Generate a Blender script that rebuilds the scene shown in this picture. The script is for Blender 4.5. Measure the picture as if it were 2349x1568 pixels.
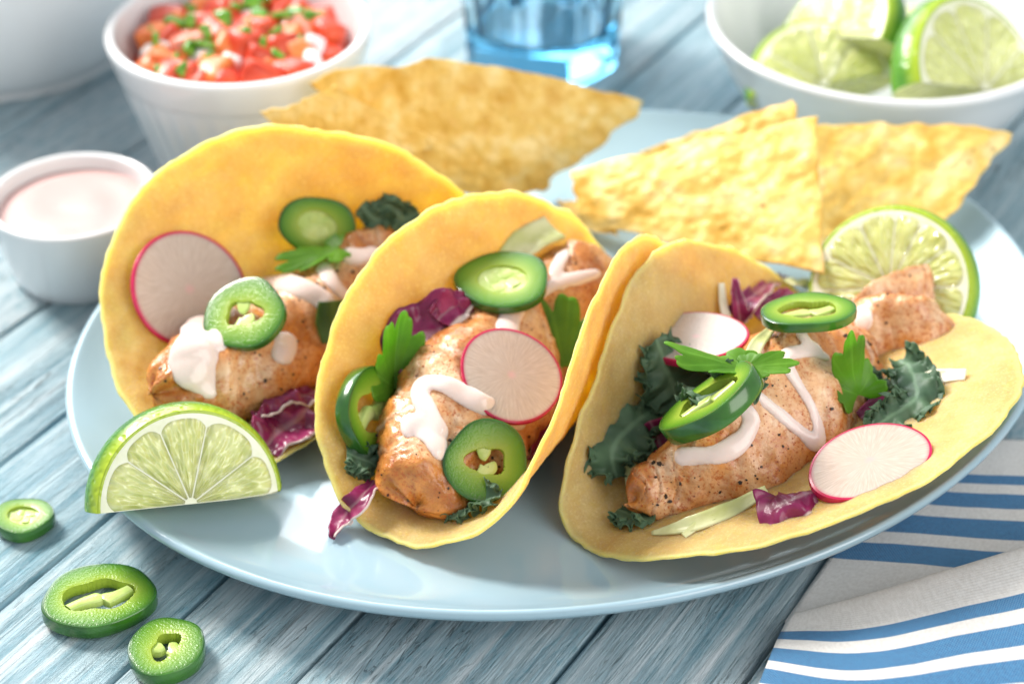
import bpy, bmesh, math, random
import numpy as np
from mathutils import Vector, Matrix, noise
from mathutils.bvhtree import BVHTree
for o in list(bpy.data.objects): bpy.data.objects.remove(o)
scn = bpy.context.scene
CM = 0.01                       # everything below is written in centimetres
R = math.radians

# ------------------------------------------------------------------ camera, light, exposure
PITCH, DIST, LENS = R(35.5), 70.0, 70.0
CAM = Vector((0, -DIST*math.cos(PITCH), DIST*math.sin(PITCH)))
cd = bpy.data.cameras.new('camera'); cam = bpy.data.objects.new('camera', cd)
scn.collection.objects.link(cam); scn.camera = cam
cam.location = CAM*CM; cam.rotation_euler = (math.pi/2-PITCH, 0, 0)
cd.lens = LENS; cd.sensor_width = 36; cd.clip_start = 0.02; cd.clip_end = 20
cd.dof.use_dof = True; cd.dof.focus_distance = 0.577; cd.dof.aperture_fstop = 7.6; cd.dof.aperture_blades = 0

w = bpy.data.worlds.new('World'); scn.world = w; w.use_nodes = True
bg = w.node_tree.nodes['Background']; bg.inputs[0].default_value = (0.90, 0.95, 1.0, 1); bg.inputs[1].default_value = 0.62

def area(name, loc, target, size, power, col, sizey=None):
    l = bpy.data.lights.new(name, 'AREA'); l.energy = power; l.color = col; l.size = size*CM
    if sizey: l.shape = 'RECTANGLE'; l.size_y = sizey*CM
    o = bpy.data.objects.new(name, l); scn.collection.objects.link(o)
    o.location = Vector(loc)*CM
    o.rotation_euler = (Vector(target)-Vector(loc)).to_track_quat('-Z', 'Y').to_euler()
    return o
area('window_key_light', (-108, 86, 128), (0, 2, 2), 50, 60, (1.0, 0.955, 0.89))
area('soft_sky_window', (-70, 150, 95), (0, 0, 0), 150, 34, (0.93, 0.97, 1.0), 100)
area('added_front_fill', (100, -88, 78), (4, -4, 2), 110, 16, (1.0, 0.97, 0.93))  # added fill lamp, brightens the camera-facing sides and the napkin

vs = scn.view_settings
vs.view_transform = 'Standard'; vs.look = 'None'; vs.exposure = 0.0; vs.gamma = 1.0; vs.use_curve_mapping = False
scn.render.engine = 'CYCLES'
scn.cycles.max_bounces = 10; scn.cycles.transmission_bounces = 8; scn.cycles.diffuse_bounces = 5
scn.cycles.sample_clamp_indirect = 6.0; scn.cycles.caustics_refractive = True

# ------------------------------------------------------------------ placing helpers
PW, PH = 2349.0, 1568.0
FPX = LENS/36*PW
FWD = Vector((0, math.cos(PITCH), -math.sin(PITCH))); UPV = Vector((0, math.sin(PITCH), math.cos(PITCH))); RGT = Vector((1, 0, 0))
def ray(x, y): return (FWD*FPX + RGT*(x-PW/2) - UPV*(y-PH/2)).normalized()
def at(x, y, z):
    d = ray(x, y); return CAM + d*((z-CAM.z)/d.z)
def camvec(r, u, t): return (RGT*r + UPV*u - FWD*t).normalized()      # right, up, towards the viewer
def hit(x, y, bvhs):
    d = ray(x, y); best = None
    for b in bvhs:
        h = b.ray_cast(CAM, d)
        if h[0] is not None and (best is None or h[3] < best[3]): best = h
    return best
def on(x, y, bvhs, lift=0.0, z=1.0):
    h = hit(x, y, bvhs)
    p = h[0] if h else at(x, y, z)
    return p - ray(x, y)*lift
def L3(x, y, bv, l): return on(x, y, bv, l)
def beside(x, y, p, dd=0.0):
    d = ray(x, y); return CAM+d*(((p-CAM).dot(FWD)+dd)/d.dot(FWD))
def pxcm(p): return (p-CAM).dot(FWD)/FPX            # cm covered by one pixel at p

COL = scn.collection
def obj(name, verts, faces, mat, parent=None, smooth=True, origin=None, mats=None, fmat=None):
    me = bpy.data.meshes.new(name)
    o0 = Vector(origin) if origin is not None else Vector((0, 0, 0))
    V = (np.asarray([tuple(v) for v in verts], dtype=float) - np.array(o0))*CM
    me.from_pydata(V.tolist(), [], [tuple(f) for f in faces]); me.update()
    for m in (mats or [mat]): me.materials.append(m)
    if fmat is not None: me.polygons.foreach_set('material_index', fmat)
    if smooth: me.polygons.foreach_set('use_smooth', [True]*len(me.polygons))
    if name in ('skin', 'flesh', 'placenta', 'pith', 'core', 'rind_edge'): me.set_sharp_from_angle(angle=R(38))
    o = bpy.data.objects.new(name, me); COL.objects.link(o)
    o.location = o0*CM; o['_o'] = tuple(o0)
    if parent is not None:
        o.parent = parent; o.location = (o0 - Vector(parent.get('_o', (0, 0, 0))))*CM
    return o
def empty(name, loc):
    o = bpy.data.objects.new(name, None); COL.objects.link(o); o.location = Vector(loc)*CM
    o['_o'] = tuple(loc); o.empty_display_size = 0.01
    return o
def tag(o, label=None, cat=None, group=None, kind=None):
    if label: o['label'] = label
    if cat: o['category'] = cat
    if group: o['group'] = group
    if kind: o['kind'] = kind
    return o
def bvh(verts, faces): return BVHTree.FromPolygons([Vector(v) for v in verts], [tuple(f) for f in faces])
def fattr(o, name, vals):
    a = o.data.attributes.new(name, 'FLOAT', 'POINT'); a.data.foreach_set('value', list(map(float, vals)))
def gridf(nu, nv, cu=False, off=0):
    F = []
    for i in range(nu if cu else nu-1):
        for j in range(nv-1):
            a = i*nv+j; b = ((i+1) % nu)*nv+j
            F.append((off+a, off+b, off+b+1, off+a+1))
    return F
def nz(p, s, seed=0.0): return noise.noise(Vector(p)*s + Vector((seed*7.3, seed*3.1, seed*5.7)))
def fbm(p, s, seed=0.0, oc=3): return noise.fractal(Vector(p)*s + Vector((seed*7.3, seed*3.1, seed*5.7)), 0.9, 2.1, oc)
def catmull(P, n):
    P = [Vector(p) for p in P]; Q = [2*P[0]-P[1]]+P+[2*P[-1]-P[-2]]; out = []
    for k in range(n):
        t = k/(n-1)*(len(P)-1); i = min(int(t), len(P)-2); f = t-i
        a, b, c, d = Q[i:i+4]
        out.append(0.5*((2*b)+(c-a)*f+(2*a-5*b+4*c-d)*f*f+(3*b-a-3*c+d)*f**3))
    return out
def lerpl(L, t):
    x = t*(len(L)-1); i = min(int(x), len(L)-2); f = x-i; return L[i]*(1-f)+L[i+1]*f
def frame(n, up):
    n = Vector(n).normalized(); x = Vector(up).cross(n)
    if x.length < 1e-5: x = Vector((1, 0, 0)).cross(n)
    x.normalize(); return x, n.cross(x), n
def xf(pts, o, fr):
    X, Y, Z = fr; return [Vector(o)+X*p[0]+Y*p[1]+Z*p[2] for p in pts]

# ------------------------------------------------------------------ materials
class M:
    def __init__(s, name):
        s.m = bpy.data.materials.new(name); s.m.use_nodes = True; s.t = s.m.node_tree; s.n = s.t.nodes; s.l = s.t.links
        s.p = s.n['Principled BSDF']; s.out = s.n['Material Output']; s.co = None
    def coord(s, scale=(1, 1, 1), kind='Object', rot=(0, 0, 0)):
        tc = s.n.new('ShaderNodeTexCoord'); mp = s.n.new('ShaderNodeMapping'); mp.inputs['Scale'].default_value = scale; mp.inputs['Rotation'].default_value = rot
        s.l.new(tc.outputs[kind], mp.inputs[0]); return mp.outputs[0]
    def noise(s, sc, det=3, co=None, rough=0.55, dist=0.0, out=0):
        n = s.n.new('ShaderNodeTexNoise'); n.inputs['Scale'].default_value = sc; n.inputs['Detail'].default_value = det
        n.inputs['Roughness'].default_value = rough; n.inputs['Distortion'].default_value = dist
        s.l.new(co or s.coord(), n.inputs['Vector']); return n.outputs[out]
    def voro(s, sc, co=None, feat='F1', out='Distance', rnd=1.0):
        n = s.n.new('ShaderNodeTexVoronoi'); n.feature = feat; n.inputs['Scale'].default_value = sc; n.inputs['Randomness'].default_value = rnd
        s.l.new(co or s.coord(), n.inputs['Vector']); return n.outputs[out]
    def ramp(s, f, stops, interp='LINEAR'):
        n = s.n.new('ShaderNodeValToRGB'); r = n.color_ramp; r.interpolation = interp
        while len(r.elements) < len(stops): r.elements.new(0.5)
        for e, (p, c) in zip(r.elements, stops):
            e.position = p; e.color = (c, c, c, 1) if isinstance(c, (int, float)) else (*c, 1)
        s.l.new(f, n.inputs[0]); return n.outputs[0]
    def mix(s, f, a, b, mode='MIX'):
        n = s.n.new('ShaderNodeMix'); n.data_type = 'RGBA'; n.blend_type = mode
        for sock, v in ((n.inputs['Factor'], f), (n.inputs['A'], a), (n.inputs['B'], b)):
            s.set(sock, v)
        return n.outputs['Result']
    def math(s, op, a, b=None, c=None, clamp=False):
        n = s.n.new('ShaderNodeMath'); n.operation = op; n.use_clamp = clamp
        for i, v in enumerate((a, b, c)):
            if v is not None: s.set(n.inputs[i], v)
        return n.outputs[0]
    def set(s, sock, v):
        if hasattr(v, 'is_linked') or isinstance(v, bpy.types.NodeSocket): s.l.new(v, sock)
        elif isinstance(v, (int, float)): sock.default_value = v if sock.type == 'VALUE' else (v, v, v, 1)
        else: sock.default_value = (*v, 1) if len(v) == 3 and sock.type == 'RGBA' else v
    def attr(s, name):
        n = s.n.new('ShaderNodeAttribute'); n.attribute_name = name; return n.outputs['Fac']
    def sep(s, v):
        n = s.n.new('ShaderNodeSeparateXYZ'); s.l.new(v, n.inputs[0]); return n.outputs
    def rnd(s): return s.n.new('ShaderNodeObjectInfo').outputs['Random']
    def bump(s, h, strength=0.3, dist=0.001, prev=None):
        n = s.n.new('ShaderNodeBump'); n.inputs['Strength'].default_value = strength; n.inputs['Distance'].default_value = dist
        s.l.new(h, n.inputs['Height'])
        if prev is not None: s.l.new(prev, n.inputs['Normal'])
        s.l.new(n.outputs[0], s.p.inputs['Normal']); return n.outputs[0]
    def pr(s, **k):
        names = dict(col='Base Color', rough='Roughness', sss='Subsurface Weight', rad='Subsurface Radius', scale='Subsurface Scale', coat='Coat Weight', coatr='Coat Roughness', trans='Transmission Weight', ior='IOR', spec='Specular IOR Level', sheen='Sheen Weight')
        for a, v in k.items(): s.set(s.p.inputs[names[a]], v)
        return s
    def translucent(s, f, col):
        t = s.n.new('ShaderNodeBsdfTranslucent'); s.set(t.inputs[0], col)
        mx = s.n.new('ShaderNodeMixShader'); mx.inputs[0].default_value = f
        s.l.new(s.p.outputs[0], mx.inputs[1]); s.l.new(t.outputs[0], mx.inputs[2]); s.l.new(mx.outputs[0], s.out.inputs[0]); return s

def mat_plank():
    m = M('painted_plank')
    co = m.coord(kind='Object'); rnd = m.rnd()
    addv = m.n.new('ShaderNodeVectorMath'); addv.operation = 'ADD'
    cmb = m.n.new('ShaderNodeCombineXYZ')
    m.l.new(m.math('MULTIPLY', rnd, 3.0), cmb.inputs[0]); m.l.new(m.math('MULTIPLY', rnd, 7.0), cmb.inputs[1])
    m.l.new(co, addv.inputs[0]); m.l.new(cmb.outputs[0], addv.inputs[1])
    def mp(scale):
        n = m.n.new('ShaderNodeMapping'); n.inputs['Scale'].default_value = scale; m.l.new(addv.outputs[0], n.inputs[0]); return n.outputs[0]
    fine = m.noise(100, 6, mp((11.0, 0.30, 1)), rough=0.72, dist=0.6)
    mid = m.noise(60, 4, mp((2.4, 0.12, 1)), rough=0.6, dist=0.9)
    broad = m.noise(16, 3, mp((1.2, 0.22, 1)))
    chips = m.noise(230, 6, mp((1.6, 0.5, 1)), rough=0.8, dist=0.8)
    # paint colour: washed white to pale blue, teal in the worn grain
    paint = m.ramp(mid, [(0.30, (0.12, 0.27, 0.34)), (0.45, (0.27, 0.43, 0.50)), (0.56, (0.45, 0.58, 0.63)), (0.7, (0.66, 0.73, 0.76))])
    tint = m.ramp(broad, [(0.35, (0.62, 0.82, 0.88)), (0.6, (1, 1, 1))])
    c = m.mix(0.75, paint, tint, 'MULTIPLY')
    lines = m.ramp(fine, [(0.40, 1.0), (0.46, 0.0)])
    c = m.mix(m.math('MULTIPLY', lines, 0.62), c, (0.06, 0.16, 0.20))
    rough_w = m.ramp(chips, [(0.42, 0.0), (0.52, 1.0)])
    worn = m.math('MULTIPLY', rough_w, m.ramp(rnd, [(0.25, 0.2), (0.55, 0.8)]))
    c = m.mix(m.math('MULTIPLY', worn, 0.8), c, (0.60, 0.66, 0.69))
    cracks = m.ramp(m.noise(45, 4, mp((3.5, 0.30, 1)), dist=2.2), [(0.485, 0.0), (0.5, 1.0), (0.515, 0.0)])
    crk = m.math('MULTIPLY', cracks, m.ramp(m.noise(30, 2, mp((1, .5, 1))), [(0.52, 0.0), (0.62, 1.0)]))
    c = m.mix(m.math('MULTIPLY', crk, 0.7), c, (0.03, 0.045, 0.05))
    m.pr(col=c, rough=m.ramp(fine, [(0.3, 0.58), (0.7, 0.34)]), spec=0.6)
    h = m.math('SUBTRACT', m.math('ADD', m.math('MULTIPLY', fine, 1.1), m.math('ADD', m.math('MULTIPLY', mid, 0.7), m.math('MULTIPLY', chips, 0.5))), m.math('MULTIPLY', crk, 0.6))
    m.bump(h, 1.0, 0.0013)
    return m.m
def mat_glaze(name, col, rough=0.16, sss=0.0):
    m = M(name); n = m.noise(14, 2)
    m.pr(col=m.mix(m.ramp(n, [(0.4, 0.0), (0.6, 1.0)]), col, tuple(min(1, c*1.03) for c in col)), rough=rough, coat=0.6, coatr=0.04, spec=0.5)
    m.bump(m.noise(60, 2), 0.04, 0.0006)
    return m.m
def mat_tortilla():
    m = M('corn_tortilla')
    e = m.attr('edge'); base = m.noise(70, 4, rough=0.6)
    c = m.ramp(base, [(0.30, (0.52, 0.305, 0.105)), (0.5, (0.59, 0.36, 0.135)), (0.70, (0.66, 0.43, 0.18))])
    blot = m.ramp(m.noise(170, 3), [(0.55, 0.0), (0.72, 1.0)])
    c = m.mix(m.math('MULTIPLY', blot, 0.35), c, (0.66, 0.40, 0.09))
    gr = m.noise(1100, 3, rough=0.7)
    c = m.mix(m.ramp(gr, [(0.38, 0.28), (0.50, 0.0)]), c, (0.58, 0.34, 0.07))
    c = m.mix(m.ramp(gr, [(0.54, 0.0), (0.68, 0.3)]), c, (0.90, 0.72, 0.36))
    sp = m.ramp(m.voro(230), [(0.06, 1.0), (0.12, 0.0)])
    spm = m.math('MULTIPLY', sp, m.ramp(m.noise(55, 2), [(0.56, 0.0), (0.64, 1.0)]))
    c = m.mix(m.math('MULTIPLY', spm, 0.55), c, (0.30, 0.13, 0.03))
    toast = m.math('MULTIPLY', m.ramp(m.noise(38, 4, rough=0.6), [(0.54, 0.0), (0.70, 1.0)]), 0.5)
    c = m.mix(toast, c, (0.56, 0.31, 0.07))
    c = m.mix(m.ramp(e, [(0.972, 0.0), (0.995, 0.55)]), c, (0.84, 0.57, 0.21))
    m.pr(col=c, rough=0.62, spec=0.3, sss=0.85, rad=(1.0, 0.71, 0.15), scale=0.011)
    b = m.bump(m.noise(330, 4, rough=0.7), 0.6, 0.0008)
    m.bump(m.noise(1200, 3), 0.4, 0.0003, b)
    return m.m
def mat_chip():
    m = M('fried_corn_chip')
    n = m.noise(90, 4)
    c = m.ramp(n, [(0.34, (0.68, 0.39, 0.06)), (0.5, (0.82, 0.55, 0.14)), (0.66, (0.89, 0.69, 0.30))])
    sp = m.math('MULTIPLY', m.ramp(m.voro(140), [(0.08, 1.0), (0.16, 0.0)]), m.ramp(m.noise(60, 2), [(0.58, 0.0), (0.66, 1.0)]))
    c = m.mix(m.math('MULTIPLY', sp, 0.7), c, (0.22, 0.09, 0.02))
    m.pr(col=c, rough=0.5, spec=0.4, sss=0.0)
    b = m.bump(m.ramp(m.voro(230, feat='SMOOTH_F1'), [(0.0, 1.0), (0.7, 0.0)]), 0.5, 0.0014)
    b = m.bump(m.ramp(m.voro(110, feat='SMOOTH_F1'), [(0.1, 1.0), (0.5, 0.0)]), 0.3, 0.0015, b)
    m.bump(m.noise(520, 3), 0.4, 0.0004, b)
    return m.m
def mat_fish():
    m = M('seared_spiced_fish')
    sear = m.attr('sear')
    n1 = m.noise(95, 4, rough=0.65); 
    flesh = m.ramp(m.noise(60, 3), [(0.38, (0.82, 0.54, 0.30)), (0.6, (0.91, 0.72, 0.50))])
    brown = m.ramp(m.noise(150, 4), [(0.35, (0.34, 0.105, 0.02)), (0.65, (0.64, 0.26, 0.055))])
    f = m.ramp(m.math('ADD', m.math('MULTIPLY', n1, 0.9), m.math('MULTIPLY', sear, 0.55)), [(0.46, 0.0), (0.76, 1.0)])
    c = m.mix(f, flesh, brown)
    c = m.mix(m.math('MULTIPLY', m.attr('flk'), 0.55), c, (0.90, 0.76, 0.60))
    paprika = m.ramp(m.noise(30, 5, rough=0.65, dist=0.3), [(0.43, 0.0), (0.62, 0.75)])
    c = m.mix(paprika, c, (0.66, 0.235, 0.04))
    spk = m.ramp(m.noise(900, 3, rough=0.7), [(0.53, 0.0), (0.60, 1.0)])
    c = m.mix(m.math('MULTIPLY', spk, m.ramp(m.noise(90, 3), [(0.34, 0.1), (0.54, 0.85)])), c, (0.45, 0.10, 0.015))
    char = m.ramp(m.math('ADD', sear, m.math('MULTIPLY', m.noise(120, 3), 0.5)), [(1.02, 0.0), (1.28, 1.0)])
    c = m.mix(char, c, (0.10, 0.035, 0.012))
    m.pr(col=c, rough=m.ramp(n1, [(0.35, 0.25), (0.65, 0.45)]), spec=0.5, coat=0.3, coatr=0.14)
    b = m.bump(m.noise(260, 4, rough=0.65), 0.65, 0.0011)
    co = m.coord((1, 1, 1)); 
    m.bump(m.noise(800, 3), 0.35, 0.0003, b)
    return m.m
def mat_sauce(name, col, rough=0.14):
    m = M(name); n = m.noise(40, 2)
    m.pr(col=m.mix(m.ramp(n, [(0.4, 0.0), (0.62, 1.0)]), col, tuple(c*0.965 for c in col)), rough=rough, spec=0.5, sss=0.35, rad=(1, 0.75, 0.65), scale=0.0022)
    sp = m.math('MULTIPLY', m.ramp(m.voro(300), [(0.05, 1.0), (0.1, 0.0)]), m.ramp(m.noise(70, 2), [(0.60, 0.0), (0.66, 1.0)]))
    return m.m
def mat_pepper_skin():
    m = M('green_pepper_skin'); n = m.noise(60, 3)
    m.pr(col=m.ramp(n, [(0.35, (0.014, 0.070, 0.009)), (0.65, (0.045, 0.17, 0.015))]), rough=0.2, spec=0.5, coat=0.4, coatr=0.08)
    return m.m
def mat_pepper_flesh():
    m = M('green_pepper_flesh'); q = m.attr('q'); n = m.noise(120, 3)
    c = m.ramp(q, [(0.0, (0.40, 0.52, 0.06)), (0.4, (0.22, 0.40, 0.03)), (0.8, (0.09, 0.27, 0.012)), (1.0, (0.03, 0.14, 0.010))])
    c = m.mix(m.math('MULTIPLY', n, 0.2), c, (0.24, 0.42, 0.04))
    m.pr(col=c, rough=0.25, spec=0.5)
    m.bump(m.ramp(m.voro(900), [(0.0, 1.0), (0.6, 0.0)]), 0.25, 0.00015)
    m.bump(m.noise(1500, 2), 0.5, 0.0003, m.p.inputs['Normal'].links[0].from_socket)
    return m.translucent(0.22, (0.42, 0.62, 0.05)).m
def mat_pith():
    m = M('pepper_placenta'); n = m.noise(120, 3)
    m.pr(col=m.ramp(n, [(0.35, (0.40, 0.55, 0.12)), (0.65, (0.60, 0.70, 0.26))]), rough=0.28)
    m.bump(m.noise(500, 3), 0.4, 0.0004); return m.m
def mat_radish():
    m = M('radish_flesh'); q = m.attr('q'); a = m.attr('ang')
    st = m.noise(1, 3, co=None)
    cb = m.n.new('ShaderNodeCombineXYZ'); m.l.new(m.math('MULTIPLY', a, 9.0), cb.inputs[0]); m.l.new(m.math('MULTIPLY', q, 1.3), cb.inputs[1])
    st = m.noise(3.0, 3, cb.outputs[0])
    c = m.ramp(st, [(0.35, (0.52, 0.405, 0.33)), (0.65, (0.63, 0.515, 0.44))])
    c = m.mix(m.ramp(q, [(0.02, 0.5), (0.12, 0.0)]), c, (0.80, 0.40, 0.42))
    c = m.mix(m.ramp(q, [(0.93, 0.0), (0.975, 0.3), (1.0, 1.0)]), c, (0.62, 0.03, 0.12))
    m.pr(col=c, rough=0.3, spec=0.5, sss=0.6, rad=(1, 0.72, 0.5), scale=0.007)
    m.bump(m.noise(700, 3), 0.25, 0.0002); return m.m
def mat_radskin():
    m = M('radish_skin'); n = m.noise(110, 3)
    m.pr(col=m.ramp(n, [(0.35, (0.42, 0.008, 0.055)), (0.65, (0.62, 0.02, 0.10))]), rough=0.25); return m.m
def mat_leaf(name, c1, c2, tr, sc=90, rough=0.42):
    m = M(name); n = m.noise(sc, 4); v = m.attr('vein')
    c = m.ramp(n, [(0.35, c1), (0.65, c2)])
    c = m.mix(m.math('MULTIPLY', v, 0.6), c, tuple(min(1, x*1.9+0.05) for x in c2))
    m.pr(col=c, rough=rough, spec=0.45)
    m.bump(m.math('ADD', m.noise(330, 3), m.math('MULTIPLY', v, -0.8)), 0.35, 0.0004)
    return m.translucent(tr, tuple(min(1, x*1.7) for x in c2)).m
def mat_radicchio():
    m = M('red_radicchio'); v = m.attr('vein'); n = m.noise(110, 4)
    c = m.ramp(n, [(0.3, (0.13, 0.008, 0.045)), (0.55, (0.27, 0.022, 0.10)), (0.72, (0.42, 0.06, 0.18))])
    c = m.mix(v, c, (0.78, 0.66, 0.60))
    m.pr(col=c, rough=0.3, spec=0.5); m.bump(m.noise(260, 3), 0.4, 0.0006)
    return m.translucent(0.22, (0.55, 0.07, 0.24)).m
def mat_plain(name, c1, c2, sc=80, rough=0.35, sss=0.0, rad=(1, 1, .5), scale=0.003, bump=0.3, bs=300):
    m = M(name); n = m.noise(sc, 3)
    m.pr(col=m.ramp(n, [(0.35, c1), (0.65, c2)]), rough=rough, sss=sss, rad=rad, scale=scale)
    m.bump(m.noise(bs, 3), bump, 0.0006); return m.m
def mat_rind():
    m = M('lime_rind'); n = m.noise(45, 3)
    e = m.attr('edge')
    c = m.ramp(n, [(0.3, (0.035, 0.15, 0.012)), (0.6, (0.10, 0.29, 0.02)), (0.8, (0.22, 0.42, 0.03))])
    c = m.mix(m.ramp(e, [(0.86, 0.0), (1.0, 0.85)]), c, (0.44, 0.55, 0.03))
    m.pr(col=c, rough=0.26, spec=0.5, sss=0.0)
    m.bump(m.ramp(m.voro(480, feat='SMOOTH_F1'), [(0.0, 0.0), (0.5, 1.0)]), 0.45, 0.0006); return m.m
def mat_pulp():
    m = M('lime_pulp'); q = m.attr('q'); a = m.attr('ang')
    cb = m.n.new('ShaderNodeCombineXYZ'); m.l.new(m.math('MULTIPLY', a, 1.0), cb.inputs[0]); m.l.new(m.math('MULTIPLY', q, 0.32), cb.inputs[1])
    ves = m.voro(5.5, cb.outputs[0], 'SMOOTH_F1'); vd = m.voro(5.5, cb.outputs[0], 'DISTANCE_TO_EDGE')
    n = m.noise(90, 3)
    c = m.ramp(n, [(0.35, (0.58, 0.62, 0.18)), (0.65, (0.72, 0.75, 0.32))])
    c = m.mix(m.ramp(vd, [(0.0, 0.5), (0.07, 0.0)]), c, (0.72, 0.75, 0.42))
    m.pr(col=c, rough=0.09, spec=0.6, sss=0.75, rad=(0.9, 1.0, 0.35), scale=0.005, coat=0.3, coatr=0.05)
    b = m.bump(m.ramp(ves, [(0.0, 1.0), (0.7, 0.0)]), 0.95, 0.0018)
    m.bump(m.noise(150, 2), 0.2, 0.0006, b); return m.m
def mat_glass():
    m = M('blue_glass'); m.pr(col=(0.86, 0.96, 1.0), rough=0.02, trans=1.0, ior=1.48)
    va = m.n.new('ShaderNodeVolumeAbsorption'); va.inputs[0].default_value = (0.0, 0.74, 1.0, 1); va.inputs[1].default_value = 24
    m.l.new(va.outputs[0], m.out.inputs['Volume'])
    m.bump(m.noise(35, 2), 0.12, 0.002); return m.m
def mat_linen():
    m = M('striped_linen')
    tc = m.n.new('ShaderNodeUVMap'); tc.uv_map = 'cloth'; x, y, _ = m.sep(tc.outputs[0])
    fr = m.math('FRACT', m.math('DIVIDE', y, 9.4))
    s = m.ramp(fr, [(0.0, 0.0), (0.06, 1.0), (0.125, 0.0), (0.185, 1.0), (0.27, 0.0), (0.335, 1.0), (0.43, 0.0), (0.495, 1.0), (0.605, 0.0)], 'CONSTANT')
    T = 0.062
    wx = m.math('SINE', m.math('MULTIPLY', x, math.pi/T)); wy = m.math('SINE', m.math('MULTIPLY', y, math.pi/T))
    over = m.ramp(m.math('ADD', m.math('MULTIPLY', m.math('MULTIPLY', wx, wy), 0.5), 0.5), [(0.30, 0.0), (0.60, 1.0)])
    cb = m.n.new('ShaderNodeCombineXYZ'); m.l.new(x, cb.inputs[0]); m.l.new(y, cb.inputs[1])
    slub = m.noise(6, 3, cb.outputs[0])
    white = m.ramp(slub, [(0.35, (0.66, 0.645, 0.62)), (0.65, (0.75, 0.74, 0.72))])
    blue = m.ramp(slub, [(0.35, (0.006, 0.115, 0.29)), (0.65, (0.014, 0.17, 0.38))])
    stripe = m.mix(m.math('MULTIPLY', over, 0.28), blue, (0.40, 0.53, 0.62))
    c = m.mix(s, white, stripe)
    m.pr(col=c, rough=0.85, spec=0.15, sheen=0.15)
    b = m.bump(m.math('ADD', m.math('ABSOLUTE', wx), m.math('ABSOLUTE', wy)), 0.32, 0.0004)
    m.bump(slub, 0.25, 0.0006, b)
    return m.translucent(0.05, (0.75, 0.73, 0.7)).m

PLANK = mat_plank(); PLATE = mat_glaze('pale_blue_glaze', (0.33, 0.47, 0.545)); WHITE = mat_glaze('white_glaze', (0.78, 0.79, 0.80), 0.2)
TORT = mat_tortilla(); CHIP = mat_chip(); FISH = mat_fish(); CREMA = mat_sauce('pink_crema', (0.84, 0.69, 0.64)); PINK = mat_sauce('pink_sauce', (0.62, 0.41, 0.39), 0.4)
PSKIN = mat_pepper_skin(); PFLESH = mat_pepper_flesh(); PITH = mat_pith(); RAD = mat_radish(); RSKIN = mat_radskin()
CIL = mat_leaf('cilantro_leaf', (0.10, 0.25, 0.02), (0.19, 0.40, 0.035), 0.5); KALE = mat_leaf('kale_leaf', (0.050, 0.108, 0.062), (0.13, 0.225, 0.125), 0.3, 70, 0.5)
DLEAF = mat_leaf('dark_green_leaf', (0.05, 0.11, 0.02), (0.09, 0.16, 0.03), 0.25)
RADI = mat_radicchio(); CABB = mat_plain('pale_cabbage', (0.52, 0.55, 0.20), (0.72, 0.72, 0.42), rad=(1, 1, .4)); CABW = mat_plain('white_cabbage', (0.74, 0.68, 0.48), (0.82, 0.78, 0.62))
RIND = mat_rind(); PULP = mat_pulp(); LPITH = mat_plain('lime_pith', (0.74, 0.76, 0.52), (0.84, 0.84, 0.68), 120, 0.4, 0.0)
GLASS = mat_glass(); LINEN = mat_linen()
TOM = mat_plain('tomato', (0.52, 0.025, 0.012), (0.72, 0.10, 0.03), 60, 0.38, 0.0, (1, .25, .12), 0.004, 0.3, 160)
TOM2 = mat_plain('orange_tomato', (0.66, 0.11, 0.02), (0.78, 0.26, 0.06), 60, 0.38, 0.0, (1, .35, .12), 0.004, 0.3, 160)
TOM3 = mat_plain('tomato_core', (0.72, 0.18, 0.12), (0.80, 0.42, 0.32), 60, 0.2, 0.0, (1, .5, .4), 0.004, 0.3, 160)
ONION = mat_plain('onion', (0.74, 0.72, 0.70), (0.84, 0.82, 0.82), 60, 0.18, 0.0, (1, .9, .9), 0.004)
PEPPER = mat_plain('black_pepper', (0.012, 0.008, 0.006), (0.05, 0.028, 0.016), 400, 0.45)
PAPRIKA = mat_plain('paprika', (0.30, 0.045, 0.008), (0.52, 0.14, 0.02), 300, 0.5)
GREEN = mat_plain('chopped_green_pepper', (0.05, 0.20, 0.015), (0.20, 0.44, 0.04), 110, 0.2, 0.0, (.5, 1, .1), 0.003)
DARK = mat_plain('dark_underboard', (0.02, 0.03, 0.035), (0.03, 0.04, 0.05), 80, 0.8, 0)

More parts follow.
